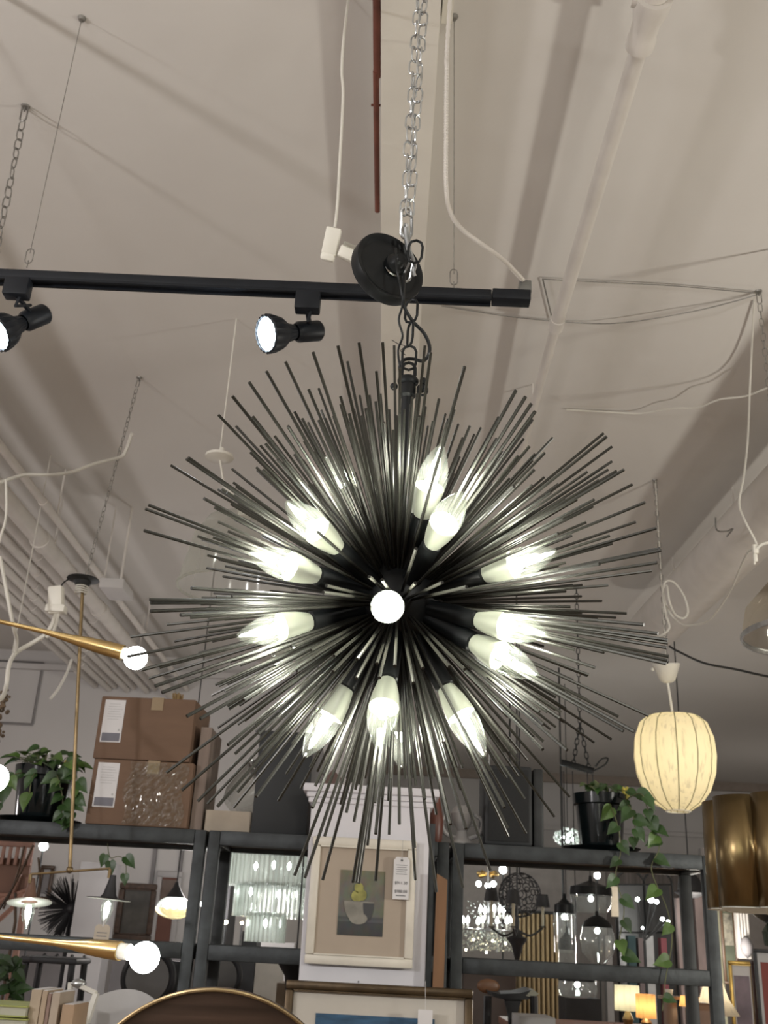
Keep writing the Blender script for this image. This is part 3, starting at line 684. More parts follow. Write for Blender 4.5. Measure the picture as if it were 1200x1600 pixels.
def coneshade(x, y, tilt, cw):
    a = at(x, y, Yp); ax = w2c(Vector(tilt)).normalized()
    p = MB(); p.lathe([(0, k * 31), (k * 4, k * 31), (k * 5, k * 24), (k * 9, k * 6), (k * 12, k * 1.5), (k * 30, -k * .2), (k * 30.5, -k * 1), (k * 12, k * .2), (0, k * 3)], a, ax, 32)
    s = obj('cone_shade', p, cw, pl)
    p = MB(); p.lathe([(k * 4, -k * 1), (k * 8, -k * 4), (k * 9, -k * 14), (k * 7, -k * 24), (k * 2.5, -k * 33), (0, -k * 39)], a, ax, 18); g = obj('bulb_glass', p, M['bulbglass'], s)
    p = MB(); p.lathe([(0, -k * 3), (k * 3.4, -k * 6), (k * 4, -k * 14), (k * 2, -k * 25), (0, -k * 27)], a, ax, 12); obj('bulb_filament', p, M['coolb'], s)
    p = MB(); p.lathe([(k * 11, -k * .2), (k * 30, -k * 1.4), (k * 30.2, -k * 1.0)], a, ax, 32); obj('shade_disc', p, M['white'], s)
coneshade(170, 1404, (.10, .92, -.40), M['dark'])
coneshade(46, 1409, (-.06, .90, -.58), mat('copper brown enamel', (.16, .09, .065), .4))
# power cord from the canopy down with wall plug
wp_ = thing('cable_bundle', 'white plug and cable bundle hanging in front of the pipes beside the round black canopy', 'cable', at(88, 940, 3.8))
p = MB(); p.box(at(88, 938, 3.8), (.055, .045, .11), frame(w2c(Vector((1, .1, 0))), w2c(Vector((0, .3, 1)))), bev=.008); p.box(at(88, 952, 3.8), (.075, .05, .03), bev=.006); obj('plug', p, M['white'], wp_)
p = MB(); p.tube(smoothpath([at(107, 905, 4.0), at(98, 912, 3.95), at(92, 925, 3.8)], 5), .0035, 6); obj('black_lead', p, M['steeld'], wp_)
p = MB(); p.tube(smoothpath([at(88, 955, 3.8), at(82, 975, 3.8), at(70, 992, 3.8), at(48, 1006, 3.8), at(25, 1020, 3.75), at(14, 1040, 3.7), at(10, 1070, 3.7), at(3, 1090, 3.6), at(-15, 1100, 3.5)], 6), .0085, 7)
p.tube(smoothpath([at(92, 955, 3.8), at(84, 985, 3.8), at(72, 996, 3.8)], 6), .006, 6)
p.tube(smoothpath([at(0, 870, 3.6), at(18, 965, 3.6), at(26, 1000, 3.7), at(24, 1018, 3.74)], 5), .007, 6)
obj('cord', p, M['cable'], wp_)
cable('short white cable stub hanging off the pipes behind the brass pole', [at(112, 1030, 6), at(104, 1052, 6), at(90, 1078, 6), at(78, 1092, 6)], .009)

# ================================================================== brass arm chandelier reaching in from the left edge
Yb = 1.95
bx = at(-460, 1180, Yb)
bc = thing('brass_arm_chandelier', 'brass chandelier arms with white globe bulbs reaching in from the left edge', 'chandelier', bx)
hub = at(-460, 1215, Yb)
p = MB(); p.tube([Vector((hub.x, hub.y, hub.z - .25)), Vector((hub.x, hub.y, CZ))], .012, 12); p.ball(hub, .04, 20, 14); obj('stem', p, M['brass'], bc)
def barm(p0, p1, p2, gx, gy, rg, Y0, Y1):
    A0 = at(*p0, Y0); A1 = at(*p1, (Y0 + Y1) / 2); A2 = at(*p2, Y1); k = mpp(A2)
    pts = [Vector((hub.x, hub.y, A0.z)), A0, A0.lerp(A1, .5), A1, A1.lerp(A2, .3), A1.lerp(A2, .55), A1.lerp(A2, .8), A2]
    p = MB(); p.tube(pts, [k * 4, k * 4.2, k * 4.5, k * 5, k * 8, k * 12, k * 14, k * 14.5] if rg > 20 else [k * 3, k * 3.4, k * 3.6, k * 4, k * 6.5, k * 10, k * 12, k * 12.5], 16); arm = obj('arm', p, M['brass'], bc)
    d = (A2 - A1).normalized(); p = MB(); p.tube([A2, A2 + d * k * rg * .75], k * rg * .52, 16); obj('bulb_collar', p, M['white'], arm)
    g = at(gx, gy, Y1 - .02); p = MB(); p.ball(g, k * rg, 24, 16); obj('globe_bulb', p, M['frost'], arm)
barm((0, 1464), (85, 1473), (188, 1486), 226, 1496, 23, 1.95, 1.85)
barm((0, 971), (70, 987), (192, 1020), 212, 1028, 18, 2.3, 2.3)
A0 = at(-40, 1215, 1.95); p = MB(); p.tube([hub, A0], [.008, .016], 12); arm = obj('arm', p, M['brass'], bc); p = MB(); p.ball(at(-9, 1216, 1.95), mpp(A0) * 22, 24, 16); obj('globe_bulb', p, M['frost'], arm)

# ================================================================== brass drum shade on the right
Yd = 2.25
dc = at(1245, 1330, Yd); k = mpp(dc)
ds = thing('scalloped_brass_shade', 'antique brass scalloped drum shade of a floor lamp at the right edge', 'floor lamp', dc)
top_ = at(1105, 1248, Yd); botz = at(1120, 1417, Yd).z; Rr = k * 134
nl = 9; pts = []
for i in range(nl * 14):
    a = 2 * PI * i / (nl * 14); l = (a * nl / (2 * PI)) % 1.0
    rr = Rr * (.86 + .17 * math.sin(PI * l) ** .7); pts.append((rr * math.cos(a + .32), rr * math.sin(a + .32)))
p = MB(); vb = []; n = len(pts)
ring = lambda z, s=1.: [p.b.verts.new((dc.x + x * s, dc.y + y * s, z)) for x, y in pts]
r0 = ring(top_.z); r1 = ring(botz, 1.015)
for i in range(n): p.b.faces.new((r0[i], r0[(i + 1) % n], r1[(i + 1) % n], r1[i]))
drum = obj('brass_shade', p, mat('antique brass sheet', (.23, .165, .08), .3, metal=1, var=.25, scale=5, stretch=(1.5, 1.5, .5)), ds)
md = drum.modifiers.new('thick', 'SOLIDIFY'); md.thickness = .003; md.offset = -1
p = MB(); r0 = ring(top_.z - .004, .975); r1 = ring(botz - .003, .985); r2 = ring(botz - .003, 1.02)
for i in range(n): p.b.faces.new((r0[i], r0[(i + 1) % n], r1[(i + 1) % n], r1[i])); p.b.faces.new((r1[i], r1[(i + 1) % n], r2[(i + 1) % n], r2[i]))
obj('white_liner', p, M['white'], drum)
p = MB(); p.tube([(dc.x, dc.y, top_.z - .04), (dc.x, dc.y, .03)], .009, 10); p.lathe([(0, 0), (.15, 0), (.15, .015), (.02, .03), (0, .03)], (dc.x, dc.y, 0), seg=32); p.tube([(dc.x - Rr * .8, dc.y, top_.z - .05), (dc.x + Rr * .8, dc.y, top_.z - .05)], .003, 6); obj('stand', p, M['oldbrass'], ds)
# ================================================================== shelving units
YS = 4.3; DS = .38
def zc_at(x, y, Y=YS): return at(x, y, Y).z
ztop = zc_at(900, 1326)           # top face of the units
zmid = zc_at(900, 1506)
T = .045
def shelving(x0, x1, lb, Y=YS):
    X0 = at(x0, 1400, Y).x; X1 = at(x1, 1420, Y).x; cx = (X0 + X1) / 2; W = X1 - X0
    t = thing('metal_shelving_unit', lb, 'shelving unit', (cx, Y, 0), 0, 'grey metal shelving units across the middle of the shop')
    for xx in (X0 + T / 2, X1 - T / 2):
        for yy in (Y + T / 2, Y + DS - T / 2):
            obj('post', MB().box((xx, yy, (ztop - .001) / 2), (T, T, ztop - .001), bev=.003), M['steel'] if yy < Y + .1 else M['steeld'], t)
    for z in (ztop, zmid, zmid - .5, zmid - 1.0):
        p = MB(); e = .0
        for yy in (Y + T / 2, Y + DS - T / 2): p.box((cx, yy, z - .028), (W - 2 * T - .002, T, .056), bev=.003)
        for xx in (X0 + T / 2, X1 - T / 2): p.box((xx, Y + DS / 2, z - .028), (T, DS - 2 * T - .002, .056), bev=.003)
        obj('shelf_frame', p, M['steel'], t)
        if z != zmid:
            obj('shelf_panel', MB().box((cx, Y + DS / 2, z - .03 if z == ztop else z - .03), (W - 2 * T - .004, DS - 2 * T - .004, .02)), M['steeld'] if z != ztop else mat('brown board', (.06, .045, .04), .7), t)
    return t, X0, X1
sA = shelving(-120, 309, 'grey metal shelving unit at the left, under the cartons and the leafy pot')
sB = shelving(316, 700, 'grey metal shelving unit behind the white cabinet, middle of the three')
sC = shelving(706, 1121, 'grey metal shelving unit at the right, under the black speaker and trailing plant')

# ---- cartons on the left unit
zt_ = ztop
def carton(x0, y0, x1, y1, zb_, Y, dep, rz, lb, wrap):
    X0, X1, Z0, Z1 = rect(x0, y0, x1, y1, Y); W = X1 - X0; Hh = Z1 - Z0; cx = (X0 + X1) / 2
    t = thing('cardboard_box', lb, 'box', (cx, Y + dep / 2, zb_), rz)
    f = -dep / 2
    obj('carton', MB().box((0, 0, Hh / 2), (W, dep, Hh), bev=.006), M['carton'], t, local=True)
    p = MB(); p.box((W * .10, f - .0015, Hh * .9), (.05, .002, Hh * .2)); p.box((W * .10, 0, Hh + .001), (.05, dep, .002)); p.box((0, 0, Hh + .0015), (.0, dep, .001)) if False else None
    obj('packing_tape', p, M['cartond'], t, local=True)
    lw, lh = W * .215, Hh * .68; lx = -W / 2 + W * .05 + lw / 2; lz = Hh * .94 - lh / 2
    l = obj('shipping_label', MB().box((lx, f - .002, lz), (lw, .002, lh)), M['paper'], t, local=True)
    obj('printed_panel', MB().box((lx, f - .0035, lz - lh * .38), (lw * .88, .001, lh * .19)), M['greyp'], l, local=True)
    p = MB()
    for k_ in range(7): p.box((lx + lw * .02 * ((k_ * 7) % 3), f - .0035, lz + lh * (.40 - .06 * k_)), (lw * (.55 + .1 * (k_ % 3)), .0008, lh * .008))
    p.box((lx + lw * .35, f - .0035, lz - lh * .21), (lw * .08, .001, lh * .05))
    obj('printed_lines', p, mat('pale print', (.42, .42, .42), .8), l, local=True)
    if wrap:
        p = MB(); nx, nz = 26, 20; vs = []
        for j in range(nz):
            row = []
            for i in range(nx):
                u = i / (nx - 1); v = j / (nz - 1)
                row.append(p.b.verts.new((-W / 2 + W * (.36 + .58 * u) + (.01 * math.sin(v * 9)), f - .006 - .010 * abs(math.sin(i * 2.3 + j * .8) * math.cos(i * .7 - j * 1.9)) - rnd.random() * .005, Hh * (.02 + .95 * v))))
            vs.append(row)
        for j in range(nz - 1):
            for i in range(nx - 1): p.b.faces.new((vs[j][i], vs[j][i + 1], vs[j + 1][i + 1], vs[j + 1][i]))
        obj('plastic_film', p, M['wrap'], t, local=True, smooth=False)
    return t, Hh
t1, h1 = carton(139, 1189, 298, 1292, ztop + .001, YS + .01, .34, 0., 'lower brown cardboard box with shiny clear plastic film on its front', True)
t2, h2 = carton(153, 1086, 304, 1184, ztop + h1 + .004, YS + .02, .33, -.03, 'upper brown cardboard box stacked on the film-wrapped one', False)
# wood post and panel to the right of the cartons
p = MB(); rbox(p, 305, 1140, 322, 1302, YS + .05, .28); tag(obj('wooden_board', p, mat('weathered board', (.20, .155, .13), .8, var=.2, scale=8, stretch=(4, 4, .4)), smooth=False), 'weathered upright board standing on the shelf right beside the cartons', 'board')
p = MB(); q = at(283, 1078, YS + .25)
bq = thing('dried_bunch', 'bunch of dried brown stalks standing on the upper cardboard box', 'dried plant', (q.x, YS + .2, t2.location.z + h2))
for i in range(16):
    a = rnd.uniform(0, 2 * PI); p.tube([(.008 * math.cos(a), .008 * math.sin(a), 0), (.022 * math.cos(a), .022 * math.sin(a), .05 + rnd.random() * .015)], .004, 5)
obj('stalks', p, mat('dry stalk', (.30, .2, .09), .8), bq, local=True)

# ---- glass bowl wrapped in plastic
X0, X1, Z0, Z1 = rect(318, 1200, 398, 1302, YS + .05)
wl = thing('wrapped_glass_shade', 'curved pearly glass shade with silver rim in a low carton beside the black board', 'glass shade', ((X0 + X1) / 2, YS + .2, ztop))
w = (X1 - X0) * .86
p = MB(); 
hh = .085
for (c, d_) in (((0, -.13, hh / 2), (w, .006, hh)), ((0, .13, hh / 2), (w, .006, hh)), ((-w / 2, 0, hh / 2), (.006, .26, hh)), ((w / 2, 0, hh / 2), (.006, .26, hh)), ((0, 0, .004), (w, .26, .006))): p.box(c, d_)
obj('low_carton', p, mat('pale card', (.42, .36, .29), .8), wl, local=True, smooth=False)
p = MB(); pr = [(.05, -.02), (.075, .02), (.085, .07), (.09, .12), (.10, .16)]; p.lathe(pr, (-.0, 0, .13), Vector((.75, -.2, .65)), 36); obj('glass_bowl', p, thin('pearly glass', col=(.75, .73, .7), tr=.35, t=.3, rough=.15), wl, local=True)
p = MB(); p.lathe([(.088, .148), (.098, .156), (.104, .168), (.098, .172)], (-.0, 0, .13), Vector((.75, -.2, .65)), 36); obj('silver_rim', p, M['chrome'], wl, local=True)

# ---- black panels
p = MB(); rbox(p, 399, 1142, 484, 1303, YS + .04, .05, bev=.003); o = obj('display_board', p, M['boxblack'])
tag(o, 'tall matte black board standing on the shelf left of the white cabinet', 'board'); 
p = MB(); rbox(p, 484, 1165, 500, 1305, YS + .12, .2); tag(obj('dark_box', p, M['grey'], smooth=False), 'narrow dark grey box half hidden behind the white cabinet cornice', 'box')
def drop(o, z=ztop):
    m = min(v.co.z for v in o.data.vertices)
    for v in o.data.vertices: v.co.z -= (m - z - .001)
for nm in ('wooden_board', 'display_board', 'dark_box'): drop(bpy.data.objects[nm])
X0, X1, Z0, Z1 = rect(757, 1196, 832, 1321, YS + .03); Z0 = ztop + .001
spk = thing('loudspeaker', 'big black speaker cabinet standing on the right shelving unit', 'speaker', ((X0 + X1) / 2, YS + .15, ztop))
p = MB(); p.box(((X0 + X1) / 2, YS + .16, (Z0 + Z1) / 2), (X1 - X0, .26, Z1 - Z0), bev=.012); obj('cabinet', p, M['boxblack'], spk)
p = MB(); p.box(((X0 + X1) / 2, YS + .028, (Z0 + Z1) / 2), (X1 - X0 - .03, .006, Z1 - Z0 - .03), bev=.003); obj('front_grille', p, mat('grille cloth', (.017, .018, .019), .9, scale=80, bump=.2), spk)
xx0, xx1, zz0, zz1 = rect(834, 1200, 850, 1322, YS + .05)
tag(obj('black_side_case', MB().box(((xx0 + xx1) / 2, YS + .17, (ztop + zz1) / 2), (xx1 - xx0, .22, zz1 - ztop - .002), bev=.008), M['steeld']), 'slim dark case standing tight against the right side of the big speaker', 'case')
# pale ornaments between cabinet and speaker
X0, X1, Z0, Z1 = rect(697, 1262, 750, 1312, YS + .1)
orn = thing('white_ceramic_ornament', 'pale scrolled ceramic ornament on the shelf left of the big speaker', 'ornament', ((X0 + X1) / 2, YS + .15, ztop))
p = MB(); p.lathe([(0, 0), (.05, 0), (.055, .01), (.03, .03), (.02, .06), (.045, .10), (.05, .13), (.03, .16), (0, .165)], seg=24); obj('body', p, M['lightgrey'], orn, local=True)
for s in (-1, 1):
    p = MB(); p.tube(smoothpath([(s * .02, 0, .03), (s * .07, 0, .05), (s * .085, 0, .10), (s * .05, 0, .13)], 5), .009, 8); obj('scroll_handle', p, M['lightgrey'], orn, local=True)
# reddish tall vase
X0, X1, Z0, Z1 = rect(672, 1240, 690, 1320, YS + .1)
p = MB(); p.lathe([(0, 0), (.022, 0), (.03, .02), (.034, .09), (.022, .15), (.015, .19), (.02, .2), (.0, .2)], ((X0 + X1) / 2, YS + .12, ztop + .001), seg=20)
tag(obj('rust_vase', p, mat('rust glaze', (.14, .05, .035), .4)), 'slim rust-brown vase on the shelf right of the white cabinet', 'vase')

# ---- plants
def pothos(name, lb, X, Yc_, zb_, rp, hp, nleaf, spread, drops, seed, mug=False):
    r_ = random.Random(seed); t = thing(name, lb, 'potted plant', (X, Yc_, zb_))
    p = MB(); p.lathe([(0, .0), (rp * 1.25, .0), (rp * 1.45, .018), (rp * 1.5, .02), (rp * 1.4, .012), (0, .01)], seg=36); obj('saucer', p, M['pot'], t, local=True)
    p = MB(); p.lathe([(0, .012), (rp * .78, .012), (rp * .82, .03), (rp * .95, hp * .8), (rp * 1.05, hp * .82), (rp * 1.08, hp), (rp * .98, hp), (rp * .92, hp * .9), (0, hp * .9)], seg=40); obj('pot', p, M['pot'], t, local=True)
    obj('soil', MB().lathe([(0, hp * .93), (rp * .93, hp * .92)], seg=24), mat('soil', (.03, .02, .014), .95), t, local=True)
    fo = MB(); fl = MB(); stt = MB()
    for i in range(nleaf):
        a = r_.uniform(0, 2 * PI); rr = rp * r_.uniform(.1, 1.25); z = hp * 1.0 + r_.uniform(0, spread) * (1.3 - rr / rp / 1.3)
        b = Vector((math.cos(a) * rr, math.sin(a) * rr, z)); o_ = Vector((math.cos(a) * rp * .4, math.sin(a) * rp * .4, hp * .92))
        stt.tube(smoothpath([o_, (o_ + b) / 2 + Vector((0, 0, .02)), b], 3), .0018, 5)
        d = Vector((math.cos(a + r_.uniform(-.7, .7)), math.sin(a + r_.uniform(-.7, .7)), r_.uniform(-.6, .35)))
        (fl if r_.random() < .25 else fo).leaf(b, d, (r_.uniform(-.3, .3), -.55 + r_.uniform(-.4, .3), .8), r_.uniform(.045, .075), .8)
    for (pts, nl) in drops:
        sp_ = smoothpath([Vector(q) for q in pts], 6); stt.tube(sp_, .0022, 5)
        for i in range(nl):
            q = sp_[int((i + .6) / nl * (len(sp_) - 1))]; d = Vector((r_.uniform(-1, 1), -.35, r_.uniform(-1.1, -.1)))
            (fl if r_.random() < .15 else fo).leaf(q, d, (r_.uniform(-.4, .4), -.9, .3), r_.uniform(.048, .074), .85)
    obj('leaves', fo, M['leaf'], t, local=True); obj('young_leaves', fl, M['leafl'], t, local=True); obj('stems', stt, M['stem'], t, local=True)
    yl = MB(); yl.leaf((rp * .9, -rp * .5, hp * 1.12), (.1, -.2, -1), (0, -1, .2), .06, .6); obj('yellow_leaf', yl, M['leafy'], t, local=True)
    return t
X0, X1, Z0, Z1 = rect(905, 1236, 980, 1322, YS + .1); Xp = (X0 + X1) / 2; rp_ = (X1 - X0) / 2 * 1.08
R_ = lambda x, y, Y=YS - .02: at(x, y, Y) - Vector((Xp, YS + .16, ztop))
pothos('potted_pothos', 'trailing pothos in a glossy black pot on the right shelving unit', Xp, YS + .16, ztop + .001, rp_, .235, 18, .05,
       [([(.08, -.02, .2), R_(1000, 1240), R_(1012, 1265), R_(1020, 1290), R_(1035, 1320)], 7), ([(.09, -.05, .2), R_(985, 1262), R_(992, 1290), R_(990, 1315)], 6),
        ([(.02, -.09, .2), R_(965, 1290), R_(970, 1330), R_(962, 1370), R_(975, 1420), R_(968, 1470), R_(975, 1500)], 9), ([R_(1020, 1290), R_(1030, 1325), R_(1018, 1360), R_(1042, 1420), R_(1050, 1470), R_(1040, 1530), R_(1035, 1580)], 6)], 3)
X0, X1, Z0, Z1 = rect(18, 1188, 98, 1292, YS + .1); Xq = (X0 + X1) / 2; rq = (X1 - X0) / 2 * 1.12
Q_ = lambda x, y, Y=YS - .02: at(x, y, Y) - Vector((Xq, YS + .17, ztop))
pothos('potted_pothos', 'bushy pothos in a dark glossy pot on the left shelving unit beside the cartons', Xq, YS + .17, ztop + .001, rq, .235, 40, .08,
       [([(.07, -.05, .2), Q_(105, 1190), Q_(120, 1215), Q_(118, 1250), Q_(112, 1285)], 12), ([(.07, -.09, .2), Q_(90, 1215), Q_(98, 1250), Q_(95, 1285)], 9), ([(.0, -.1, .2), Q_(50, 1215), Q_(45, 1250)], 3),
        ([(-.06, -.09, .2), Q_(15, 1215), Q_(2, 1245), Q_(-5, 1270)], 7)], 5)
# small hanging sprigs under the left shelf
sg = thing('trailing_sprig', 'short trailing pothos sprig dangling below the left shelf above the black cone shade', 'plant', at(175, 1325, YS + .1))
p = MB(); st_ = MB()
for (x, y, dx, dz, L) in ((165, 1335, -.2, -1, .05), (172, 1345, .3, -.9, .055), (196, 1338, .8, -.7, .06), (195, 1365, .2, -1, .045)):
    p.leaf(at(x, y, YS + .06), (dx, -.2, dz), (.2, -1, .2), L, .8)
st_.tube(smoothpath([at(168, 1318, YS + .1), at(172, 1340, YS + .06), at(185, 1338, YS + .06), at(196, 1345, YS + .06), at(197, 1368, YS + .06)], 4), .0018, 5)
obj('leaves', p, M['leaf'], sg); obj('stems', st_, M['stem'], sg)
sg = thing('leafy_plant', 'dark leafy foliage behind the pale books in the lower left corner', 'plant', at(15, 1560, 5.2))
p = MB()
for i in range(26): p.leaf(at(rnd.uniform(-10, 36), rnd.uniform(1495, 1560), 5.2 + rnd.uniform(0, .2)), (rnd.uniform(-1, 1), -.3, rnd.uniform(-1, .2)), (0, -.9, .4), .07, .75)
obj('leaves', p, M['leaf'], sg)
p = MB(); q = at(15, 1560, 5.25); p.tube([q, Vector((q.x, q.y, .4))], .01, 6); obj('stems', p, M['stem'], sg)
p = MB(); p.lathe([(0, 0), (.13, 0), (.17, .4), (.15, .4), (0, .38)], (q.x, q.y, 0), seg=24); obj('pot', p, M['pot'], sg)

# ================================================================== white cabinet with pictures
YC = 4.12
X0, X1, Z0, Z1 = rect(478, 1238, 668, 1545, YC); Z1 = at(585, 1236, YC).z
X0 = at(476, 1400, YC).x; X1 = at(668, 1400, YC).x; cx = (X0 + X1) / 2; W = X1 - X0
cb = thing('white_cabinet', 'tall white painted cabinet with a crown cornice behind the fruit picture', 'cabinet', (cx, YC, 0))
obj('body', MB().box((cx, YC + .075, Z1 / 2), (W, .15, Z1), bev=.003), M['wood'], cb, smooth=False)
p = MB()
for (dz, e, h) in ((-.045, .012, .02), (-.025, .02, .02), (0, .034, .03)): p.box((cx, YC + .075 - e / 2, Z1 + dz), (W + 2 * e, .15 + e, h), bev=.004)
obj('cornice', p, M['wood'], cb)
obj('side_panel', MB().box((X1 + .012, YC + .085, Z1 / 2 - .05), (.022, .13, Z1 - .12)), M['steel'], cb)
obj('nail', MB().ball(at(560, 1534, YC - .002), .003, 8, 6), M['steeld'], cb)
fq = at(519, 1218, YC + .08); p = MB(); p.box((fq.x, YC + .09, Z1 + .015 + .032), (.05, .03, .06), Matrix.Rotation(.7, 3, 'Y')); 
tag(obj('small_brown_block', p, mat('red brown wood', (.09, .05, .04), .6), smooth=False), 'small tilted brown block on top of the white cabinet', 'block')

def frame_pic(name, lb, x0, y0, x1, y1, Y, fw, fm, mount, art, artm, dep=.022, tilt=0, cat='picture', lean=None):
    X0, X1, Z0, Z1 = rect(x0, y0, x1, y1, Y); cx, cz_ = (X0 + X1) / 2, (Z0 + Z1) / 2; W, H = X1 - X0, Z1 - Z0
    t = thing(name, lb, cat, (cx, Y, Z0)); t.rotation_euler = (tilt, 0, 0)
    p = MB()
    for (c, d_) in (((0, 0, fw / 2), (W, dep, fw)), ((0, 0, H - fw / 2), (W, dep, fw)), ((-W / 2 + fw / 2, 0, H / 2), (fw, dep, H - 2 * fw)), ((W / 2 - fw / 2, 0, H / 2), (fw, dep, H - 2 * fw))): p.box(c, d_, bev=min(fw, dep) * .25)
    for (c, d_) in (((0, -dep * .3, H - fw * 1.05), (W - 2 * fw, dep * .6, fw * .16)), ((0, -dep * .3, fw * 1.05), (W - 2 * fw, dep * .6, fw * .16))): p.box(c, d_)
    obj('frame', p, fm, t, local=True)
    obj('mount', MB().box((0, dep * .15, H / 2), (W - 2 * fw + .002, .004, H - 2 * fw + .002)), mount, t, local=True, smooth=False)
    if art:
        ax0, az0, ax1, az1 = art; aw = (ax1 - ax0) * W; ah = (az1 - az0) * H
        obj('print', MB().box((-W / 2 + (ax0 + ax1) / 2 * W, dep * .15 - .003, (az0 + az1) / 2 * H), (aw, .003, ah)), artm, t, local=True, smooth=False)
    return t, W, H
# still life picture
def stilllife():
    m = bpy.data.materials.new('still life paint'); m.use_nodes = True; nt = m.node_tree; N = nt.nodes; L = nt.links; b = N['Principled BSDF']; b.inputs['Roughness'].default_value = .7
    tc = N.new('ShaderNodeTexCoord'); sep = N.new('ShaderNodeSeparateXYZ'); L.new(tc.outputs['Generated'], sep.inputs[0])
    r = N.new('ShaderNodeValToRGB'); L.new(sep.outputs['Z'], r.inputs[0]); cr = r.color_ramp
    cr.elements[0].position = 0; cr.elements[0].color = (.045, .048, .044, 1); cr.elements[1].position = 1; cr.elements[1].color = (.155, .145, .095, 1)
    for pos, c in ((.20, (.05, .055, .055)), (.215, (.085, .092, .09)), (.27, (.06, .065, .065)), (.30, (.12, .12, .105)), (.6, (.13, .135, .115))):
        e = cr.elements.new(pos); e.color = (*c, 1)
    nz = N.new('ShaderNodeTexNoise'); nz.inputs['Scale'].default_value = 5; mx = N.new('ShaderNodeMixRGB'); mx.blend_type = 'OVERLAY'; mx.inputs[0].default_value = .4
    L.new(r.outputs[0], mx.inputs[1]); L.new(nz.outputs['Color'], mx.inputs[2]); L.new(mx.outputs[0], b.inputs['Base Color']); return m
fp, W, H = frame_pic('framed_still_life', 'cream-framed still life of yellow fruit in a white bowl on the white cabinet', 482, 1310, 648, 1510, YC - .026, .033, M['cream'], M['matboard'], (.285, .23, .71, .74), stilllife(), dep=.024)
# painted fruit and bowl: flat paint shapes lying on the print
aw, ah = .425 * W, .51 * H; ax = -W / 2 + .285 * W; az = .23 * H; yy = .0036 - .0030 - .0022
pr_ = [c for c in kids(fp) if c.name.startswith('print')][0]
def blob(mb, u, v, ru, rv, a0=0, a1=2 * PI, y=0.):
    pts = [(ax + aw * (u + ru * math.cos(a0 + (a1 - a0) * i / 24)), yy - y, az + ah * (v + rv * math.sin(a0 + (a1 - a0) * i / 24))) for i in range(24 if a1 - a0 > 6 else 25)]
    mb.prism(pts, (0, -.0006, 0))
p = MB(); blob(p, .72, .46, .2, .27, 0, 2 * PI); obj('painted_shadow', p, mat('paint brown', (.085, .065, .05), .7), pr_, smooth=False).parent = fp
p = MB(); blob(p, .45, .52, .33, .34, PI, 2 * PI, .001); blob(p, .45, .26, .2, .09, 0, 2 * PI, .0016); obj('painted_bowl', p, mat('paint bowl', (.23, .22, .19), .7, var=.35, scale=14), fp, local=True, smooth=False)
p = MB(); blob(p, .66, .50, .12, .26, PI, 2 * PI, .0014); obj('painted_bowl_side', p, mat('paint grey', (.055, .057, .06), .7), fp, local=True, smooth=False)
p = MB(); blob(p, .43, .73, .10, .08, 0, 2 * PI, .0018); blob(p, .36, .60, .09, .08, 0, 2 * PI, .0018); blob(p, .52, .62, .09, .085, 0, 2 * PI, .0022); blob(p, .44, .57, .07, .05, 0, 2 * PI, .0026); obj('painted_fruit', p, mat('paint yellow', (.28, .27, .08), .7, var=.3, scale=30), fp, local=True, smooth=False)
# price tag
def font(txt, size, m, parent, loc, name='lettering'):
    cu = bpy.data.curves.new(name + '_text', 'FONT'); cu.body = txt; cu.size = size; cu.align_x = 'CENTER'; cu.extrude = .0002; 
    tmp = bpy.data.objects.new(name + '_tmp', cu); COL.objects.link(tmp); bpy.context.view_layer.update()
    me = bpy.data.meshes.new_from_object(tmp.evaluated_get(bpy.context.evaluated_depsgraph_get())); bpy.data.objects.remove(tmp); me.materials.clear(); me.materials.append(m)
    o = bpy.data.objects.new(name, me); COL.objects.link(o); o.parent = parent; o.location = loc; o.rotation_euler = (PI / 2, 0, 0); return o
tx = at(627, 1372, YC - .05)
tg = thing('price_tag', 'white price tag hanging on the right side of the still life frame', 'price tag', tx)
p = MB(); tw, th = .060, .150
p.prism([(-tw / 2, 0, -th / 2), (tw / 2, 0, -th / 2), (tw / 2, 0, th / 2 - .012), (tw / 2 - .01, 0, th / 2), (-tw / 2 + .01, 0, th / 2), (-tw / 2, 0, th / 2 - .012)], (0, .0015, 0)); obj('card', p, M['paper'], tg, local=True, smooth=False)
ink = mat('ink', (.03, .03, .035), .7)
font('$911.20', .0145, ink, tg, (0, -.0008, -.022)); font('$980.00', .0145, ink, tg, (0, -.0008, -.052))
p = MB()
for k_ in range(5): p.box((0, -.0006, .046 - k_ * .008), (.042 - .006 * (k_ % 2), .0004, .0022))
p.box((0, -.0006, -.062), (.036, .0004, .0035)); obj('printed_lines', p, mat('pale ink', (.2, .2, .21), .8), tg, local=True)
obj('eyelet', MB().lathe([(0, 0), (.004, 0), (.004, .001)], (0, -.001, th / 2 - .012), (0, -1, 0), 14), ink, tg, local=True)
p = MB(); p.tube([(0, -.001, th / 2 - .012), (0, .0, th / 2 + .06)], .0008, 5); obj('string', p, M['dchain'], tg, local=True)

# big picture below
bp_, W, H = frame_pic('large_framed_picture', 'large dark gilt frame with off-white mount and blue print, bottom centre of the photo', 436, 1538, 738, 1800, YC - .16, .030, mat('dark gilt', (.065, .043, .022), .35, metal=.6, var=.3, scale=20), M['offwhite'], (.17, .15, .80, .80), M['blue'], dep=.035, tilt=-.04)
tq = at(664, 1603, YC - .20); tg = thing('price_tag', 'second price tag, hanging on the right of the blue picture at the bottom edge', 'price tag', tq)
p = MB(); p.box((0, 0, 0), (.05, .0015, .10), bev=.0); obj('card', p, M['paper'], tg, local=True, smooth=False)
p = MB(); p.tube([(0, 0, .045), (-.003, 0, .14)], .0009, 5); obj('string', p, M['paper'], tg, local=True)
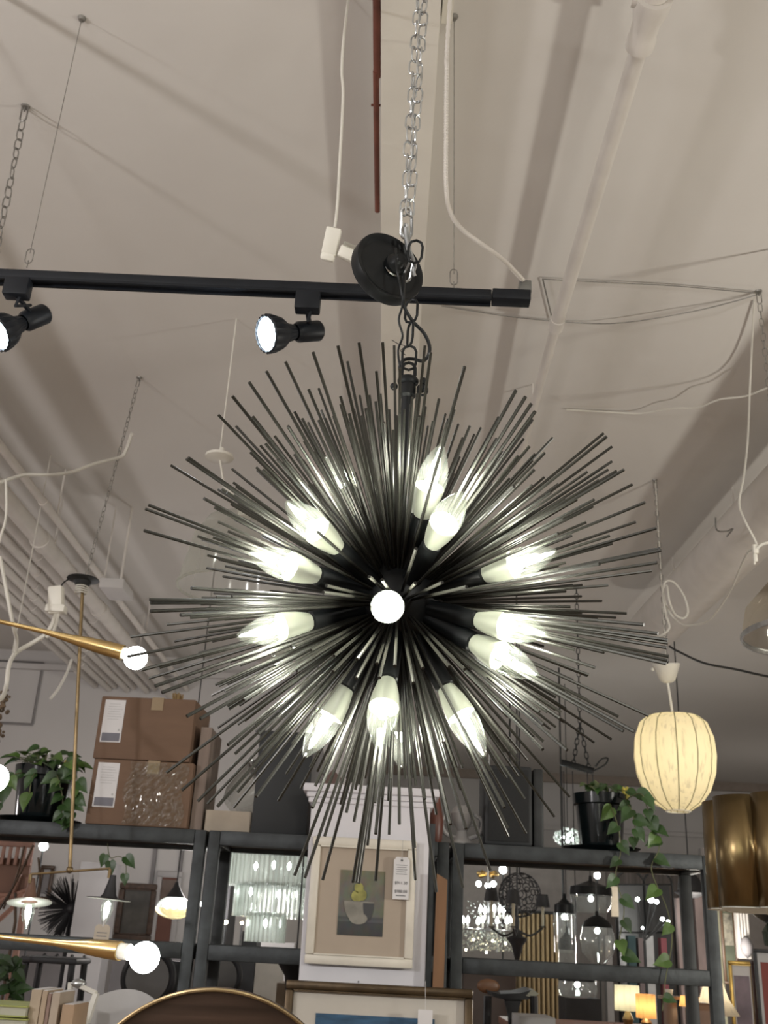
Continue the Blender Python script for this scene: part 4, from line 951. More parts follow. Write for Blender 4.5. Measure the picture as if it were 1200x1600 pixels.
# easel-like support for the big picture : a low white plinth
X0, X1, Z0, Z1 = rect(440, 1538, 736, 1800, YC - .16)
tag(obj('low_plinth', MB().box(((X0 + X1) / 2 - .07, YC - .15, (Z0 - .002) / 2), (X1 - X0 - .16, .18, Z0 - .004), bev=.004), M['wood']), 'low white plinth carrying the large blue picture below the frame', 'plinth')
# tan board leaning
p = MB(); a = at(690, 1372, YC + .0); b = at(676, 1545, YC - .03)
p.prism([at(683, 1365, YC - .04), at(699, 1375, YC - .04), at(684, 1600, YC - .06), at(666, 1600, YC - .06)], (0, .02, 0)); 
o = obj('tan_board', p, M['tan'], smooth=False); tag(o, 'narrow tan wooden board leaning upright between the white cabinet and the right shelving', 'board')
bm = bmesh.new(); bm.from_mesh(o.data)
bm.verts.ensure_lookup_table()
for v in bm.verts:
    if v.co.z < 1.35: v.co.x += .0; v.co.z = .002; 
bm.to_mesh(o.data); bm.free()

# ================================================================== round dish, bottom
Yr = 2.0; q = at(324, 1778, Yr); k = mpp(q); R_d = k * 222
rd_ = thing('round_wooden_dish', 'round dark brown brushed dish with a thin gold rim, rising from the bottom edge', 'dish', q)
ax = w2c(Vector((.03, .12, 1))).normalized()
p = MB(); p.lathe([(0, .0), (R_d * .5, .0), (R_d * .9, -.002), (R_d * .97, .0), (R_d, .004), (R_d, -.012), (R_d * .85, -.03), (0, -.035)], q, ax, 96)
obj('dish_face', p, mat('brushed dark wood', (.032, .019, .014), .3, var=.45, scale=3, stretch=(1, 3, 22), coat=.3), rd_)
p = MB(); u = ax.orthogonal().normalized(); w = ax.cross(u); p.tube([q + ax * .004 + (u * math.cos(a) + w * math.sin(a)) * R_d for a in [2 * PI * i / 96 for i in range(96)]], .0035, 8, closed=True); obj('gold_rim', p, M['oldbrass'], rd_)
p = MB(); p.tube([q - ax * .04, Vector((q.x, q.y + .12, q.z - .3)), Vector((q.x, q.y + .12, .03))], .018, 12); p.lathe([(0, 0), (.2, 0), (.2, .02), (.03, .035), (0, .035)], (q.x, q.y + .12, 0), seg=32); obj('stand', p, M['steeld'], rd_)
# ================================================================== things seen behind the shelves, left half
# grey pillar
YP = 7.6
X0, X1, _, _ = rect(112, 1330, 166, 1560, YP)
pi = MB().box(((X0 + X1) / 2, YP + .1, ztop * .5 + .02), (X1 - X0, .2, ztop + .04)); tag(obj('grey_pillar', pi, mat('pillar paint', (.36, .35, .35), .9, scale=2), smooth=False), 'plain grey pillar panel seen under the left shelf beside the spiky black starburst', 'pillar')
# picture frames on the alcove wall
YW = YL - .04
frame_pic('framed_picture', 'small dark-framed picture on the far wall left of the spiky starburst', 60, 1352, 82, 1408, YW, .03, M['walnut'], M['lightgrey'], (.25, .2, .75, .8), M['grey'], dep=.03)
frame_pic('ornate_dark_painting', 'large dark painting in an ornate brown frame on the far wall behind the left shelving', 182, 1380, 242, 1470, YW, .05, mat('ornate brown frame', (.08, .05, .035), .5, var=.4, scale=30, bump=.4), M['dark'], (.12, .1, .88, .9), mat('murky oil paint', (.075, .07, .06), .5, var=.6, scale=5), dep=.05)
frame_pic('framed_picture', 'tall white-framed picture with a reddish panel right of the ornate dark painting', 238, 1361, 278, 1500, YW, .045, M['lightgrey'], mat('reddish panel', (.16, .07, .05), .7, var=.3, scale=3), (.12, .5, .85, .9), mat('bronze paint', (.16, .12, .10), .6, var=.4, scale=5), dep=.03)
# wall plant/door panel
p = MB()
for x in (240, 282): q = at(x, 1345, YW); p.box((q.x, YW + .02, 2.2), (.03, .03, 1.6))
tag(obj('wall_moulding', p, M['grey'], smooth=False), 'pair of vertical grey mouldings on the far wall above the white-framed picture', 'moulding', kind='structure')
# spiky wall starburst
q = at(112, 1420, 8.0); k = mpp(q)
sb_ = thing('spiky_starburst_decor', 'black spiky starburst wall ornament half hidden by the grey pillar', 'wall decor', q)
p = MB(); r_ = random.Random(4)
for i in range(380):
    a = r_.uniform(0, 2 * PI); e = r_.uniform(.0, 1.0); v = Vector((math.cos(a), -e * .5, math.sin(a))).normalized(); Lk = k * r_.uniform(36, 52)
    p.tube([q + v * k * 8, q + v * Lk], .0028, 3)
obj('spines', p, M['dark'], sb_, smooth=False); obj('hub', MB().ball(q, k * 9, 16, 10), M['dark'], sb_)
p = MB(); p.tube([q, Vector((q.x, q.y + .02, .02))], .015, 8); p.lathe([(0, 0), (.16, 0), (.16, .02), (0, .03)], (q.x, q.y + .02, 0), seg=20); obj('stand', p, M['dark'], sb_)
# copper wooden rack at far left
Yk = 6.3
X0, X1, Z0, Z1 = rect(-40, 1318, 47, 1368, Yk)
rk = thing('coral_wooden_rack', 'coral pink slatted wooden rack under the shelf at the far left edge', 'rack', ((X0 + X1) / 2, Yk, 0))
mc = mat('coral wood', (.24, .125, .09), .6, var=.15)
p = MB()
for i in range(9): xx = X0 + (X1 - X0) * i / 8; p.box((xx, Yk, (Z0 + Z1) / 2 + .03), (.02, .02, Z1 - Z0 - .06), bev=.003)
p.box(((X0 + X1) / 2, Yk, Z1), (X1 - X0 + .02, .03, .03), bev=.004); obj('slats', p, mc, rk)
p = MB(); rbox(p, -40, 1340, 44, 1400, Yk + .03, .03); obj('back_board', p, mat('brick wood', (.14, .07, .045), .7, var=.2, scale=4), rk)
z1 = at(0, 1385, Yk).z; z2_ = at(0, 1405, Yk).z
p = MB(); p.tube([at(30, 1365, Yk), at(20, 1395, Yk), at(-20, 1425, Yk), at(-40, 1440, Yk)], .018, 8); p.tube([at(46, 1390, Yk), at(22, 1400, Yk), at(-30, 1400, Yk)], .018, 8); p.tube([at(36, 1395, Yk), at(18, 1420, Yk - .05), at(-10, 1445, Yk - .1)], .015, 8); obj('curved_rails', p, mc, rk)
for xx in (X0, X1): obj('leg', MB().box((xx, Yk + .04, Z0 / 2), (.03, .03, Z0)), mc, rk)
p = MB()
for (a_, b_) in (((52, 1320), (-8, 1432)), ((38, 1322), (5, 1420)), ((60, 1340), (57, 1420))): p.tube(smoothpath([at(*a_, 5.6), at((a_[0] + b_[0]) / 2 + 4, (a_[1] + b_[1]) / 2, 5.6), at(*b_, 5.6)], 5), .006, 5)
qv = at(24, 1440, 5.6); p.tube([at(24, 1395, 5.6), qv, Vector((qv.x, 5.6, .5))], .008, 5); p.lathe([(0, 0), (.08, 0), (.11, .2), (.06, .5), (.05, .55), (0, .55)], (qv.x, 5.6, 0), seg=20)
tag(obj('bare_twigs', p, M['walnut']), 'thin bare twigs in front of the coral rack at the left edge', 'twigs')
# string bulb
def glow(name, lb, cat, x, y, Y, rpx, m, grp=None, cap=True, hang=None):
    q = at(x, y, Y); k = mpp(q); t = thing(name, lb, cat, q, 0, grp)
    obj('bulb', MB().ball(q, k * rpx, 16, 10), m, t)
    if cap: obj('socket', MB().lathe([(0, 0), (k * rpx * .5, 0), (k * rpx * .5, k * rpx), (0, k * rpx)], q + Vector((0, 0, k * rpx * .8)), seg=12), M['steeld'], t)
    if cap == 'hang': obj('cord', MB().tube([q + Vector((0, 0, k * rpx * 1.5)), Vector((q.x, q.y, CZ))], .003, 5), M['steeld'], t)
    else: obj('stand', MB().tube([q - Vector((0, 0, k * rpx * .9)), Vector((q.x, q.y, .03))], .006, 6).lathe([(0, 0), (.05, 0), (.05, .02), (0, .035)], (q.x, q.y, 0), seg=20), M['steeld'], t)
    return t
glow('bare_bulb_lamp', 'single glowing bulb just under the left shelf edge, above the small dark picture', 'lamp', 68, 1322, 6.8, 7, M['coolb'])
# gold-clear globe pendant
q = at(272, 1418, 6.6); k = mpp(q)
gb = thing('glass_globe_pendant', 'clear and gold glass globe pendant with a black cone top behind the left shelf post', 'pendant lamp', q)
obj('glass_globe', MB().ball(q, k * 27, 24, 14, (1, 1, .62)), M['crystal'], gb)
obj('gold_base', MB().lathe([(k * 30, -k * 1), (k * 26, -k * 9), (k * 14, -k * 15), (0, -k * 17)], q, seg=28), thin('gold glass', col=(.5, .4, .2), tr=.25, t=.4, tint=(.85, .72, .45)), gb)
obj('cone_top', MB().lathe([(0, k * 38), (k * 3, k * 37), (k * 5, k * 30), (k * 15, k * 15), (0, k * 14)], q, seg=24), M['dark'], gb)
for dx in (-11, 0, 11): obj('bulb', MB().ball(q + Vector((k * dx, 0, k * 2)), k * 4.5, 12, 8), M['coolb'], gb)
obj('cord', MB().tube([q + Vector((0, 0, k * 36)), Vector((q.x, q.y, CZ))], .004, 5), M['steeld'], gb)
# paper tag on the cone lamp
tq = at(158, 1466, Yp - .05); tg = thing('price_tag', 'pale price tag dangling below the black cone shade on the left', 'price tag', tq)
k = mpp(tq); p = MB(); p.prism([(-k * 12, 0, -k * 22), (k * 12, 0, -k * 22), (k * 12, 0, k * 16), (k * 8, 0, k * 20), (-k * 8, 0, k * 20), (-k * 12, 0, k * 16)], (0, .0015, 0)); obj('card', p, mat('tag card', (.5, .44, .36), .8), tg, local=True, smooth=False)
p = MB()
for i in range(4): p.box((0, -.0008, k * (8 - 5 * i)), (k * 16, .0004, k * 1.4))
obj('printed_lines', p, mat('pale ink', (.2, .2, .21), .8), tg, local=True)
p = MB(); p.tube([(0, 0, k * 17), (k * 6, 0, k * 48)], k * 1.3, 5); obj('string', p, M['paper'], tg, local=True)

# crystal chandelier, three tiers
Yx = 6.2; q = at(418, 1335, Yx); k = mpp(q)
cc = thing('tiered_crystal_chandelier', 'tiered chandelier of clear crystal rods glowing behind the middle shelving', 'chandelier', q)
def tier(cx, ytop, ybot, rpx, n, nm='crystal_tier'):
    c = at(cx, (ytop + ybot) / 2, Yx); h = (ybot - ytop) * k; p = MB()
    for i in range(n):
        a = 2 * PI * i / n; r_ = rpx * k * (1 + .02 * (i % 2)); o_ = Vector((c.x + r_ * math.cos(a), c.y + r_ * math.sin(a), c.z))
        p.tube([o_ - Vector((0, 0, h * .5)), o_ + Vector((0, 0, h * .5))], r_ * PI / n * .92, 6)
    t = obj(nm, p, M['crystal'], cc)
    pr_ = MB(); pr_.tube([Vector((c.x + rpx * k * math.cos(a), c.y + rpx * k * math.sin(a), c.z + h * .5)) for a in [2 * PI * j / 40 for j in range(40)]], .008, 6, closed=True); obj('tier_ring', pr_, M['chrome'], t)
    return c
cs = [tier(424, 1332, 1384, 74, 60), tier(430, 1386, 1432, 60, 50), tier(415, 1430, 1470, 28, 26)]
for (x, y) in ((400, 1352), (428, 1350), (452, 1352), (392, 1392), (436, 1396), (415, 1441)):
    g = at(x, y, Yx + .0); obj('bulb', MB().lathe([(0, .02), (.010, .005), (.012, -.01), (0, -.03)], g, seg=10), M['coolb'], cc)
obj('stem', MB().tube([at(424, 1470, Yx), Vector((cs[0].x, Yx, CZ))], .01, 8), M['chrome'], cc)
# mirrors and furniture under the left shelves
def roundm(lb, x, y, r, Y, mm):
    q = at(x, y, Y); k = mpp(q); t = thing('round_mirror', lb, 'mirror', q)
    p = MB(); p.lathe([(0, .01), (k * r * .8, .01)], q - Vector((0, .02, 0)), (0, -1, 0), 40); obj('glass', p, mm, t)
    p = MB(); p.tube([q + Vector((k * r * .9 * math.cos(a), 0, k * r * .9 * math.sin(a))) for a in [2 * PI * i / 48 for i in range(48)]], k * r * .14, 8, closed=True); obj('frame', p, M['dark'], t)
    p = MB(); p.tube([q - Vector((0, -.03, k * r * .9)), Vector((q.x, q.y + .06, .0))], .03, 8); obj('stand', p, M['dark'], t)
mg = mat('mirror glass', (.16, .16, .16), .12, metal=.4, var=.3, scale=2)
roundm('round mirror in a heavy black frame seen under the middle shelf bar', 344, 1525, 34, 5.6, mg)
roundm('dim round mirror in a black frame behind the big glowing globe bulb', 232, 1528, 42, 5.9, mg)
def slab(name, lb, cat, x0, y0, x1, y1, Y, dep, m, toFloor=True, bev=0, kind=None):
    X0, X1, Z0, Z1 = rect(x0, y0, x1, y1, Y)
    if toFloor: Z0 = .001
    return tag(obj(name, MB().box(((X0 + X1) / 2, Y + dep / 2, (Z0 + Z1) / 2), (X1 - X0, dep, Z1 - Z0), bev=bev), m, smooth=False), lb, cat, kind=kind)
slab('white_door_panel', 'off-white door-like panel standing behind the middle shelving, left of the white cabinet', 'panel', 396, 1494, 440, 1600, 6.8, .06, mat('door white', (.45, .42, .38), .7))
slab('white_lampshade_box', 'pale low box on the far side below the tiered crystal chandelier', 'box', 400, 1472, 460, 1484, 7.35, .3, M['lightgrey'])
slab('dark_cabinet', 'tall dark cabinet behind the middle shelving between the round mirror and the pale panel', 'cabinet', 372, 1455, 396, 1600, 6.8, .25, M['dark'])
slab('dark_wardrobe', 'wide charcoal cabinet behind the middle shelving at the left post', 'cabinet', 318, 1338, 352, 1600, 7.4, .4, M['dark'])
slab('charcoal_screen', 'charcoal folding screen behind the round mirror at the lower left', 'screen', 190, 1500, 292, 1600, 6.3, .05, M['boxblack'])
slab('grey_sideboard', 'mid grey sideboard at the far end below the ornate dark painting', 'cabinet', 170, 1478, 292, 1600, 8.2, .5, M['grey'])
slab('tan_side_table', 'narrow light-brown side table below the pale panel left of the large picture', 'side table', 430, 1536, 447, 1600, 5.6, .3, mat('side table brown', (.22, .17, .12), .6))
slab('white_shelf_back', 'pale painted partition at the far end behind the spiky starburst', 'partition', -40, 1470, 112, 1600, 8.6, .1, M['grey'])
qd = at(466, 1494, YS + .1)
dl = thing('dark_funnel_shade', 'dark funnel-shaped lampshade hanging under the middle shelf bar', 'lamp shade', at(458, 1512, 5.0)); k = mpp(at(458, 1512, 5))
obj('shade', MB().lathe([(k * 34, k * 14), (k * 30, k * 4), (k * 16, -k * 16), (k * 13, -k * 36)], at(462, 1508, 5.0), seg=32), M['dark'], dl)
obj('cord', MB().tube([at(462, 1508, 5.0), Vector((at(462, 1508, 5.0).x, 5.0, CZ))], .004, 5), M['dark'], dl)
# warm small lamps deep between posts
glow('small_warm_lamp', 'tiny warm lamp glowing behind the middle shelving left of the crystal tiers', 'lamp', 353, 1441, 7.0, 3.2, M['warm'])
glow('small_warm_lamp', 'tiny orange lamp glowing between the crystal tiers and the dark cabinet', 'lamp', 378, 1442, 7.2, 2.2, M['warm'])
glow('small_cool_lamp', 'slim bright lamp seen in the gap beside the left shelf posts', 'lamp', 319, 1413, 6.6, 6, M['coolb'])
# stool frame, chairs
def tubechair(name, lb, x, y, Y, w, h, m, cat='chair'):
    q = at(x, y, Y); t = thing(name, lb, cat, (q.x, Y, 0)); hw = w / 2; s = q.z
    for sx in (-1, 1):
        for sy in (-1, 1): obj('leg', MB().tube([(q.x + sx * hw, Y + sy * hw, 0), (q.x + sx * hw * .8, Y + sy * hw * .8, s)], .018, 8), m, t)
    obj('seat', MB().box((q.x, Y, s), (w, w, .03), bev=.01), m, t)
    p = MB()
    for sx in (-.8, -.3, .3, .8): p.tube([(q.x + sx * hw, Y + hw * .8, s), (q.x + sx * hw * .9, Y + hw, s + h)], .011, 6)
    obj('backrest', p, m, t); return t
tubechair('black_stool', 'black spindle stool standing behind the upright books at the left', 88, 1500, 5.95, .3, .02, M['dark'], 'stool')
# books: pale stack and upright row
YBk = 3.3; shz = at(60, 1620, YBk).z
X0, X1, _, _ = rect(-40, 1600, 220, 1640, YBk)
bs = thing('low_bookshelf', 'low white bookshelf below the frame carrying the upright books at bottom left', 'bookshelf', ((X0 + X1) / 2, YBk + .15, 0))
obj('top_board', MB().box(((X0 + X1) / 2, YBk + .15, shz - .012), (X1 - X0, .34, .022)), M['wood'], bs)
for xx in (X0 + .012, X1 - .012): obj('side_panel', MB().box((xx, YBk + .15, (shz - .024) / 2), (.022, .34, shz - .026)), M['wood'], bs)
cols = [(.42, .34, .25), (.40, .31, .22), (.25, .17, .14), (.40, .33, .26), (.36, .25, .16)]
xp = at(44, 1560, YBk).x
bl = ['widest pale beige book, first of the upright row at bottom left', 'pale beige book second in the upright row at bottom left', 'thin brown book between the beige ones in the upright row', 'sandy book fourth in the upright row at bottom left', 'tan-brown shorter book last in the upright row before the white chair']
for i, (pw, ytop_) in enumerate(((17, 1547), (9, 1548), (6, 1552), (13, 1550), (20, 1568))):
    k = mpp(at(60, 1580, YBk)); w = pw * k; zt2 = at(60, ytop_, YBk).z
    if i == 4: xp += 5 * k
    t = thing('book', bl[i], 'book', (xp + w / 2, YBk + .1, shz), 0, 'upright books at the lower left')
    h = zt2 - shz; obj('cover', MB().box((0, 0, h / 2), (w - .001, .16, h), bev=.002), mat('cover %d' % i, cols[i], .7, var=.12, scale=6), t, local=True)
    obj('page_block', MB().box((0, 0, h + .0005), (w * .7, .15, .002)), M['paper'], t, local=True, smooth=False)
    xp += w + .001
k = mpp(at(20, 1580, YBk))
for i, (y0, y1, c, lb) in enumerate(((1570, 1588, (.45, .45, .36), 'top pale book with yellow-green cover edge in the flat stack at bottom left'), (1590, 1606, (.42, .42, .34), 'second pale book in the flat stack at bottom left, under the top one'))):
    X0, X1, Z0, Z1 = rect(-40, y0, 42, y1, YBk)
    if i == 1: Z0 = shz + .001
    t = thing('book', lb, 'book', ((X0 + X1) / 2, YBk + .1, Z0), 0, 'flat books at the lower left'); W = X1 - X0; h = Z1 - Z0
    obj('page_block', MB().box((0, 0, h / 2), (W - .006, .2, h - .008)), mat('pages %d' % i, c, .8), t, local=True, smooth=False)
    p = MB(); p.box((0, 0, h - .002), (W, .21, .004)); p.box((0, 0, .002), (W, .21, .004)); obj('cover', p, mat('lime cover', (.33, .36, .10), .6), t, local=True, smooth=False)
# white curved chair
q = at(180, 1560, 3.9); k = mpp(q)
wc = thing('white_barrel_chair', 'white curved barrel-back chair seen behind the upright books', 'chair', (q.x, 4.0, 0))
pts = []
p = MB()
zt2 = at(180, 1549, 3.9).z
rows = []
for j, (z, s) in enumerate(((zt2, 1.0), (zt2 - .02, 1.03), (zt2 - .30, 1.0), (zt2 - .32, .93), (zt2 - .02, .94), (zt2, .97))):
    row = []
    for i in range(25):
        a = PI * (-.12 + 1.24 * i / 24); zz = z - (.05 * abs(math.cos(a)) ** 2 if z > zt2 - .1 else 0)
        row.append(p.b.verts.new((q.x + k * 64 * s * math.cos(a), 4.0 + k * 45 * s * math.sin(a), zz)))
    rows.append(row)
for j in range(6):
    A, B = rows[j], rows[(j + 1) % 6]
    for i in range(24): p.b.faces.new((A[i], A[i + 1], B[i + 1], B[i]))
obj('curved_back', p, M['lightgrey'], wc)
obj('seat', MB().lathe([(0, 0), (k * 45, 0), (k * 48, -.03), (0, -.05)], (q.x, 4.0, zt2 - .28), seg=32), M['lightgrey'], wc)
for a in (.6, 2.5, 3.8, 5.6): obj('leg', MB().tube([(q.x + k * 40 * math.cos(a), 4.0 + k * 38 * math.sin(a), 0), (q.x + k * 34 * math.cos(a), 4 + k * 30 * math.sin(a), zt2 - .31)], .018, 8), M['lightgrey'], wc)
# white clamp lamp between books and chair
cl_ = thing('white_clamp_lamp', 'white bracket with a small chrome joint standing behind the tan book', 'lamp', at(112, 1600, 3.7)); zf = at(112, 1600, 3.7)
p = MB(); p.prism([at(101, 1600, 3.7), at(108, 1600, 3.7), at(112, 1535, 3.7), at(106, 1535, 3.7)], (0, .02, 0)); p.box((zf.x, 3.71, zf.z / 2), (.03, .03, zf.z)); obj('bracket', p, M['white'], cl_, smooth=False)
obj('chrome_joint', MB().ball(at(123, 1537, 3.69), .018, 14, 10, (1.4, 1, .8)), M['chrome'], cl_)
p = MB(); p.prism([at(128, 1600, 3.65), at(137, 1600, 3.65), at(152, 1553, 3.65), at(145, 1552, 3.65)], (0, .03, 0)); p.tube([at(123, 1540, 3.69), at(150, 1552, 3.66)], .008, 6); obj('white_arm', p, M['white'], cl_, smooth=False)

# dried hanging bunch at far left wall
p = MB(); q = at(2, 1110, 5.0)
db = thing('dried_flower_bunch', 'dried brown flower bunch hanging at the left edge above the leafy pot', 'dried flowers', q)
for i in range(60):
    a = Vector((rnd.gauss(0, .013), rnd.gauss(0, .013), rnd.uniform(-.18, .10))); p.ball(q + a, rnd.uniform(.006, .014), 6, 5)
obj('blossoms', p, mat('dry blossom', (.18, .13, .085), .9, var=.3), db); obj('string', MB().tube([q, Vector((q.x, q.y, CZ))], .003, 5), M['cable'], db)

# ================================================================== behind the shelves, right half
YWr = YB - .05
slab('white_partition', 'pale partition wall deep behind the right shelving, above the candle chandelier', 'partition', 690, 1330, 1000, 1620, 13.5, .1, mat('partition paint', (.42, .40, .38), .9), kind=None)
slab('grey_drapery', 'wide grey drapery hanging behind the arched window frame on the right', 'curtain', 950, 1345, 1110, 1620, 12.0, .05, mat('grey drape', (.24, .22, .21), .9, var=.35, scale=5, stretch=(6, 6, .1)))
# ochre curtains
Yv = 9.0; X0, X1, _, Zt = rect(806, 1428, 872, 1600, Yv)
p = MB(); n = 60; fr_ = []; 
for zz in (.02, Zt):
    fr_.append([p.b.verts.new((X0 + (X1 - X0) * i / n, Yv + .05 * math.sin(i * .95) * (1 if zz < 1 else .8), zz)) for i in range(n + 1)])
for i in range(n): p.b.faces.new((fr_[0][i], fr_[0][i + 1], fr_[1][i + 1], fr_[1][i]))
o = obj('ochre_curtain', p, M['curtain']); tag(o, 'ochre pleated curtain hanging behind the black-shaded chandelier', 'curtain'); m_ = o.modifiers.new('t', 'SOLIDIFY'); m_.thickness = .006
p = MB(); p.tube([(X0 - .1, Yv, Zt + .01), (X1 + .1, Yv, Zt + .01)], .015, 8); p.tube([(X0 - .05, Yv, Zt), (X0 - .05, Yv, CZ)], .008, 6); p.tube([(X1 + .05, Yv, Zt), (X1 + .05, Yv, CZ)], .008, 6); tag(obj('curtain_rod', p, M['steeld']), 'dark curtain rod carrying the ochre curtain', 'curtain rod')
# black shaded chandelier
Yc2 = 7.0; q = at(808, 1440, Yc2); k = mpp(q)
bcx = thing('black_shaded_chandelier', 'wrought iron chandelier with three black drum shades behind the right shelving', 'chandelier', q)
p = MB(); p.lathe([(0, -k * 40), (k * 3, -k * 36), (k * 9, -k * 14), (k * 15, -k * 6), (k * 16, -k * 3), (k * 8, 0), (k * 3, k * 8), (k * 4, k * 20), (k * 2, k * 30), (0, k * 30)], at(808, 1462, Yc2), seg=20); obj('urn_body', p, M['dark'], bcx)
p = MB(); p.tube([q, Vector((q.x, q.y, CZ))], .006, 6); obj('stem', p, M['dark'], bcx)
for (x, y, dy) in ((768, 1398, -.1), (802, 1402, -.35), (848, 1408, .0)):
    a = at(x, y, Yc2 + dy)
    p = MB(); p.tube(smoothpath([at(808, 1452, Yc2), at((808 + x) / 2, 1462, Yc2 + dy / 2), at(x, 1450, Yc2 + dy)], 5), k * 1.6, 6); p.lathe([(0, 0), (k * 7, k * 2), (0, k * 3)], at(x, 1450, Yc2 + dy), seg=14); arm = obj('arm', p, M['dark'], bcx)
    p = MB(); p.tube([at(x, 1450, Yc2 + dy), a], k * 2.2, 8); obj('candle', p, mat('ivory candle', (.5, .45, .33), .6), arm)
    p = MB(); p.lathe([(k * 8, k * 10), (k * 12, -k * 9)], a, seg=24); obj('black_shade', p, M['dark'], arm)
    obj('bulb', MB().ball(a + Vector((0, 0, -k * 4)), k * 2.5, 10, 8), M['warm'], arm)
# filigree orb
q = at(812, 1398, 7.8); k = mpp(q); r_ = random.Random(9)
ob = thing('filigree_orb_pendant', 'black openwork filigree orb pendant behind the black-shaded chandelier', 'pendant lamp', q)
p = MB()
for i in range(70):
    z = 1 - 2 * (i + .5) / 70; th = i * 2.4; rr = math.sqrt(1 - z * z); n_ = Vector((rr * math.cos(th), rr * math.sin(th), z)); u = n_.orthogonal().normalized(); w = n_.cross(u); c = q + n_ * k * 32; s = k * r_.uniform(4, 7)
    p.tube([c + (u * math.cos(a) + w * math.sin(a)) * s for a in [2 * PI * j / 8 for j in range(8)]], k * .9, 4, closed=True)
obj('openwork_globe', p, M['dark'], ob); obj('cord', MB().tube([q + Vector((0, 0, k * 31)), Vector((q.x, q.y, CZ))], .006, 6), M['dark'], ob)
# brass star fixture with bulbs
q = at(762, 1366, 9.5); k = mpp(q)
bf = thing('brass_flush_light', 'brass cluster light with several small bulbs below the top of the right shelving', 'ceiling light', q)
p = MB()
for i in range(14):
    a = 2 * PI * i / 14; p.tube([q, q + Vector((math.cos(a) * k * 17, math.sin(a) * k * 17, k * 4 * math.sin(i * 2.2)))], k * 2, 6)
obj('arms', p, M['brass'], bf)
for (x, y) in ((748, 1381), (771, 1381), (762, 1384)): obj('bulb', MB().ball(at(x, y, 9.4), k * 4.2, 12, 8), M['coolb'], bf)
obj('stem', MB().tube([q, Vector((q.x, q.y, CZ))], .008, 6), M['brass'], bf)
glow('round_bulb_lamp', 'round cool white bulb just right of the brass cluster light', 'lamp', 786, 1359, 9.2, 6, M['coolb'])
# candle chandelier + crystals
Yg = 8.6; q = at(762, 1440, Yg); k = mpp(q)
gc = thing('candle_crystal_chandelier', 'crystal chandelier with candle lights glittering behind the right shelf post', 'chandelier', q)
p = MB(); p.tube([q + Vector((k * 38 * math.cos(a), k * 38 * math.sin(a), -k * 12)) for a in [2 * PI * i / 32 for i in range(32)]], k * 1.2, 6, closed=True); p.tube([q - Vector((0, 0, k * 12)), Vector((q.x, q.y, CZ))], .008, 6)
for i in range(6): a = PI * i / 6; p.tube([q + Vector((k * 38 * math.cos(a), k * 38 * math.sin(a), -k * 12)), q - Vector((k * 38 * math.cos(a), k * 38 * math.sin(a), k * 12))], k * .8, 5)
obj('ring_frame', p, M['chrome'], gc)
for (x, y) in ((724, 1437), (731, 1437), (747, 1439), (754, 1437), (777, 1438), (792, 1438), (797, 1437), (751, 1420), (758, 1422), (781, 1420), (787, 1421), (772, 1419)):
    g = at(x, y, Yg + rnd.uniform(-.15, .15)); cdl = obj('candle', MB().tube([g - Vector((0, 0, k * 14)), g - Vector((0, 0, k * 3))], k * 1.6, 8), M['white'], gc)
    obj('flame_bulb', MB().lathe([(0, k * 6), (k * 2, k * 2), (k * 3, -k * 1), (k * 2, -k * 4), (0, -k * 5)], g, seg=10), M['coolb'], cdl)
p = MB()
for i in range(420):
    a = rnd.uniform(0, 2 * PI); rr = k * 44 * math.sqrt(rnd.random()); p.ball(q + Vector((rr * math.cos(a), rr * math.sin(a) * .8, -k * rnd.uniform(14, 42))), k * rnd.uniform(.9, 2.0), 5, 4)
for i in range(120):
    a = rnd.uniform(0, 2 * PI); rr = k * 36 * math.sqrt(rnd.random()); p.ball(q + Vector((rr * math.cos(a), rr * math.sin(a) * .8, k * rnd.uniform(-10, 30))), k * rnd.uniform(.8, 1.5), 5, 4)
o = obj('crystal_drops', p, thin('sparkling crystal', tr=.25, t=.15, rough=.15), gc, smooth=False); o['kind'] = 'stuff'
for (x, y) in ((770, 1470), (740, 1468), (790, 1474), (760, 1488), (728, 1484)): obj('bulb', MB().ball(at(x, y, Yg), k * 1.6, 8, 6), M['warm'], gc)
# multi pendant with canopy bar
Ym = 6.8; a = at(876, 1191, Ym); b = at(927, 1205, Ym); k = mpp(a)
mp_ = thing('multi_light_pendant', 'long black bar pendant with chains above and black-capped glass shades hanging through the right shelving', 'pendant lamp', (a + b) / 2)
dd = (b - a).normalized(); p = MB(); p.box((a + b) / 2, ((b - a).length, .05, .035), frame(dd, Vector((0, 1, 0))), bev=.002); obj('canopy_bar', p, M['black'], mp_)
p = MB(); tt = at(906, 1130, Ym); chain(p, a.lerp(b, .38), tt, L=.045, W=.022, r=.004, seg=5); chain(p, a.lerp(b, .88), tt, L=.045, W=.022, r=.004, seg=5); chain(p, tt, Vector((tt.x, tt.y, CZ)), L=.045, W=.022, r=.003, seg=5)
p.tube(smoothpath([b, at(945, 1195, Ym), at(950, 1185, Ym), at(940, 1186, Ym), at(930, 1198, Ym)], 5), .006, 5); obj('chains', p, M['steeld'], mp_)
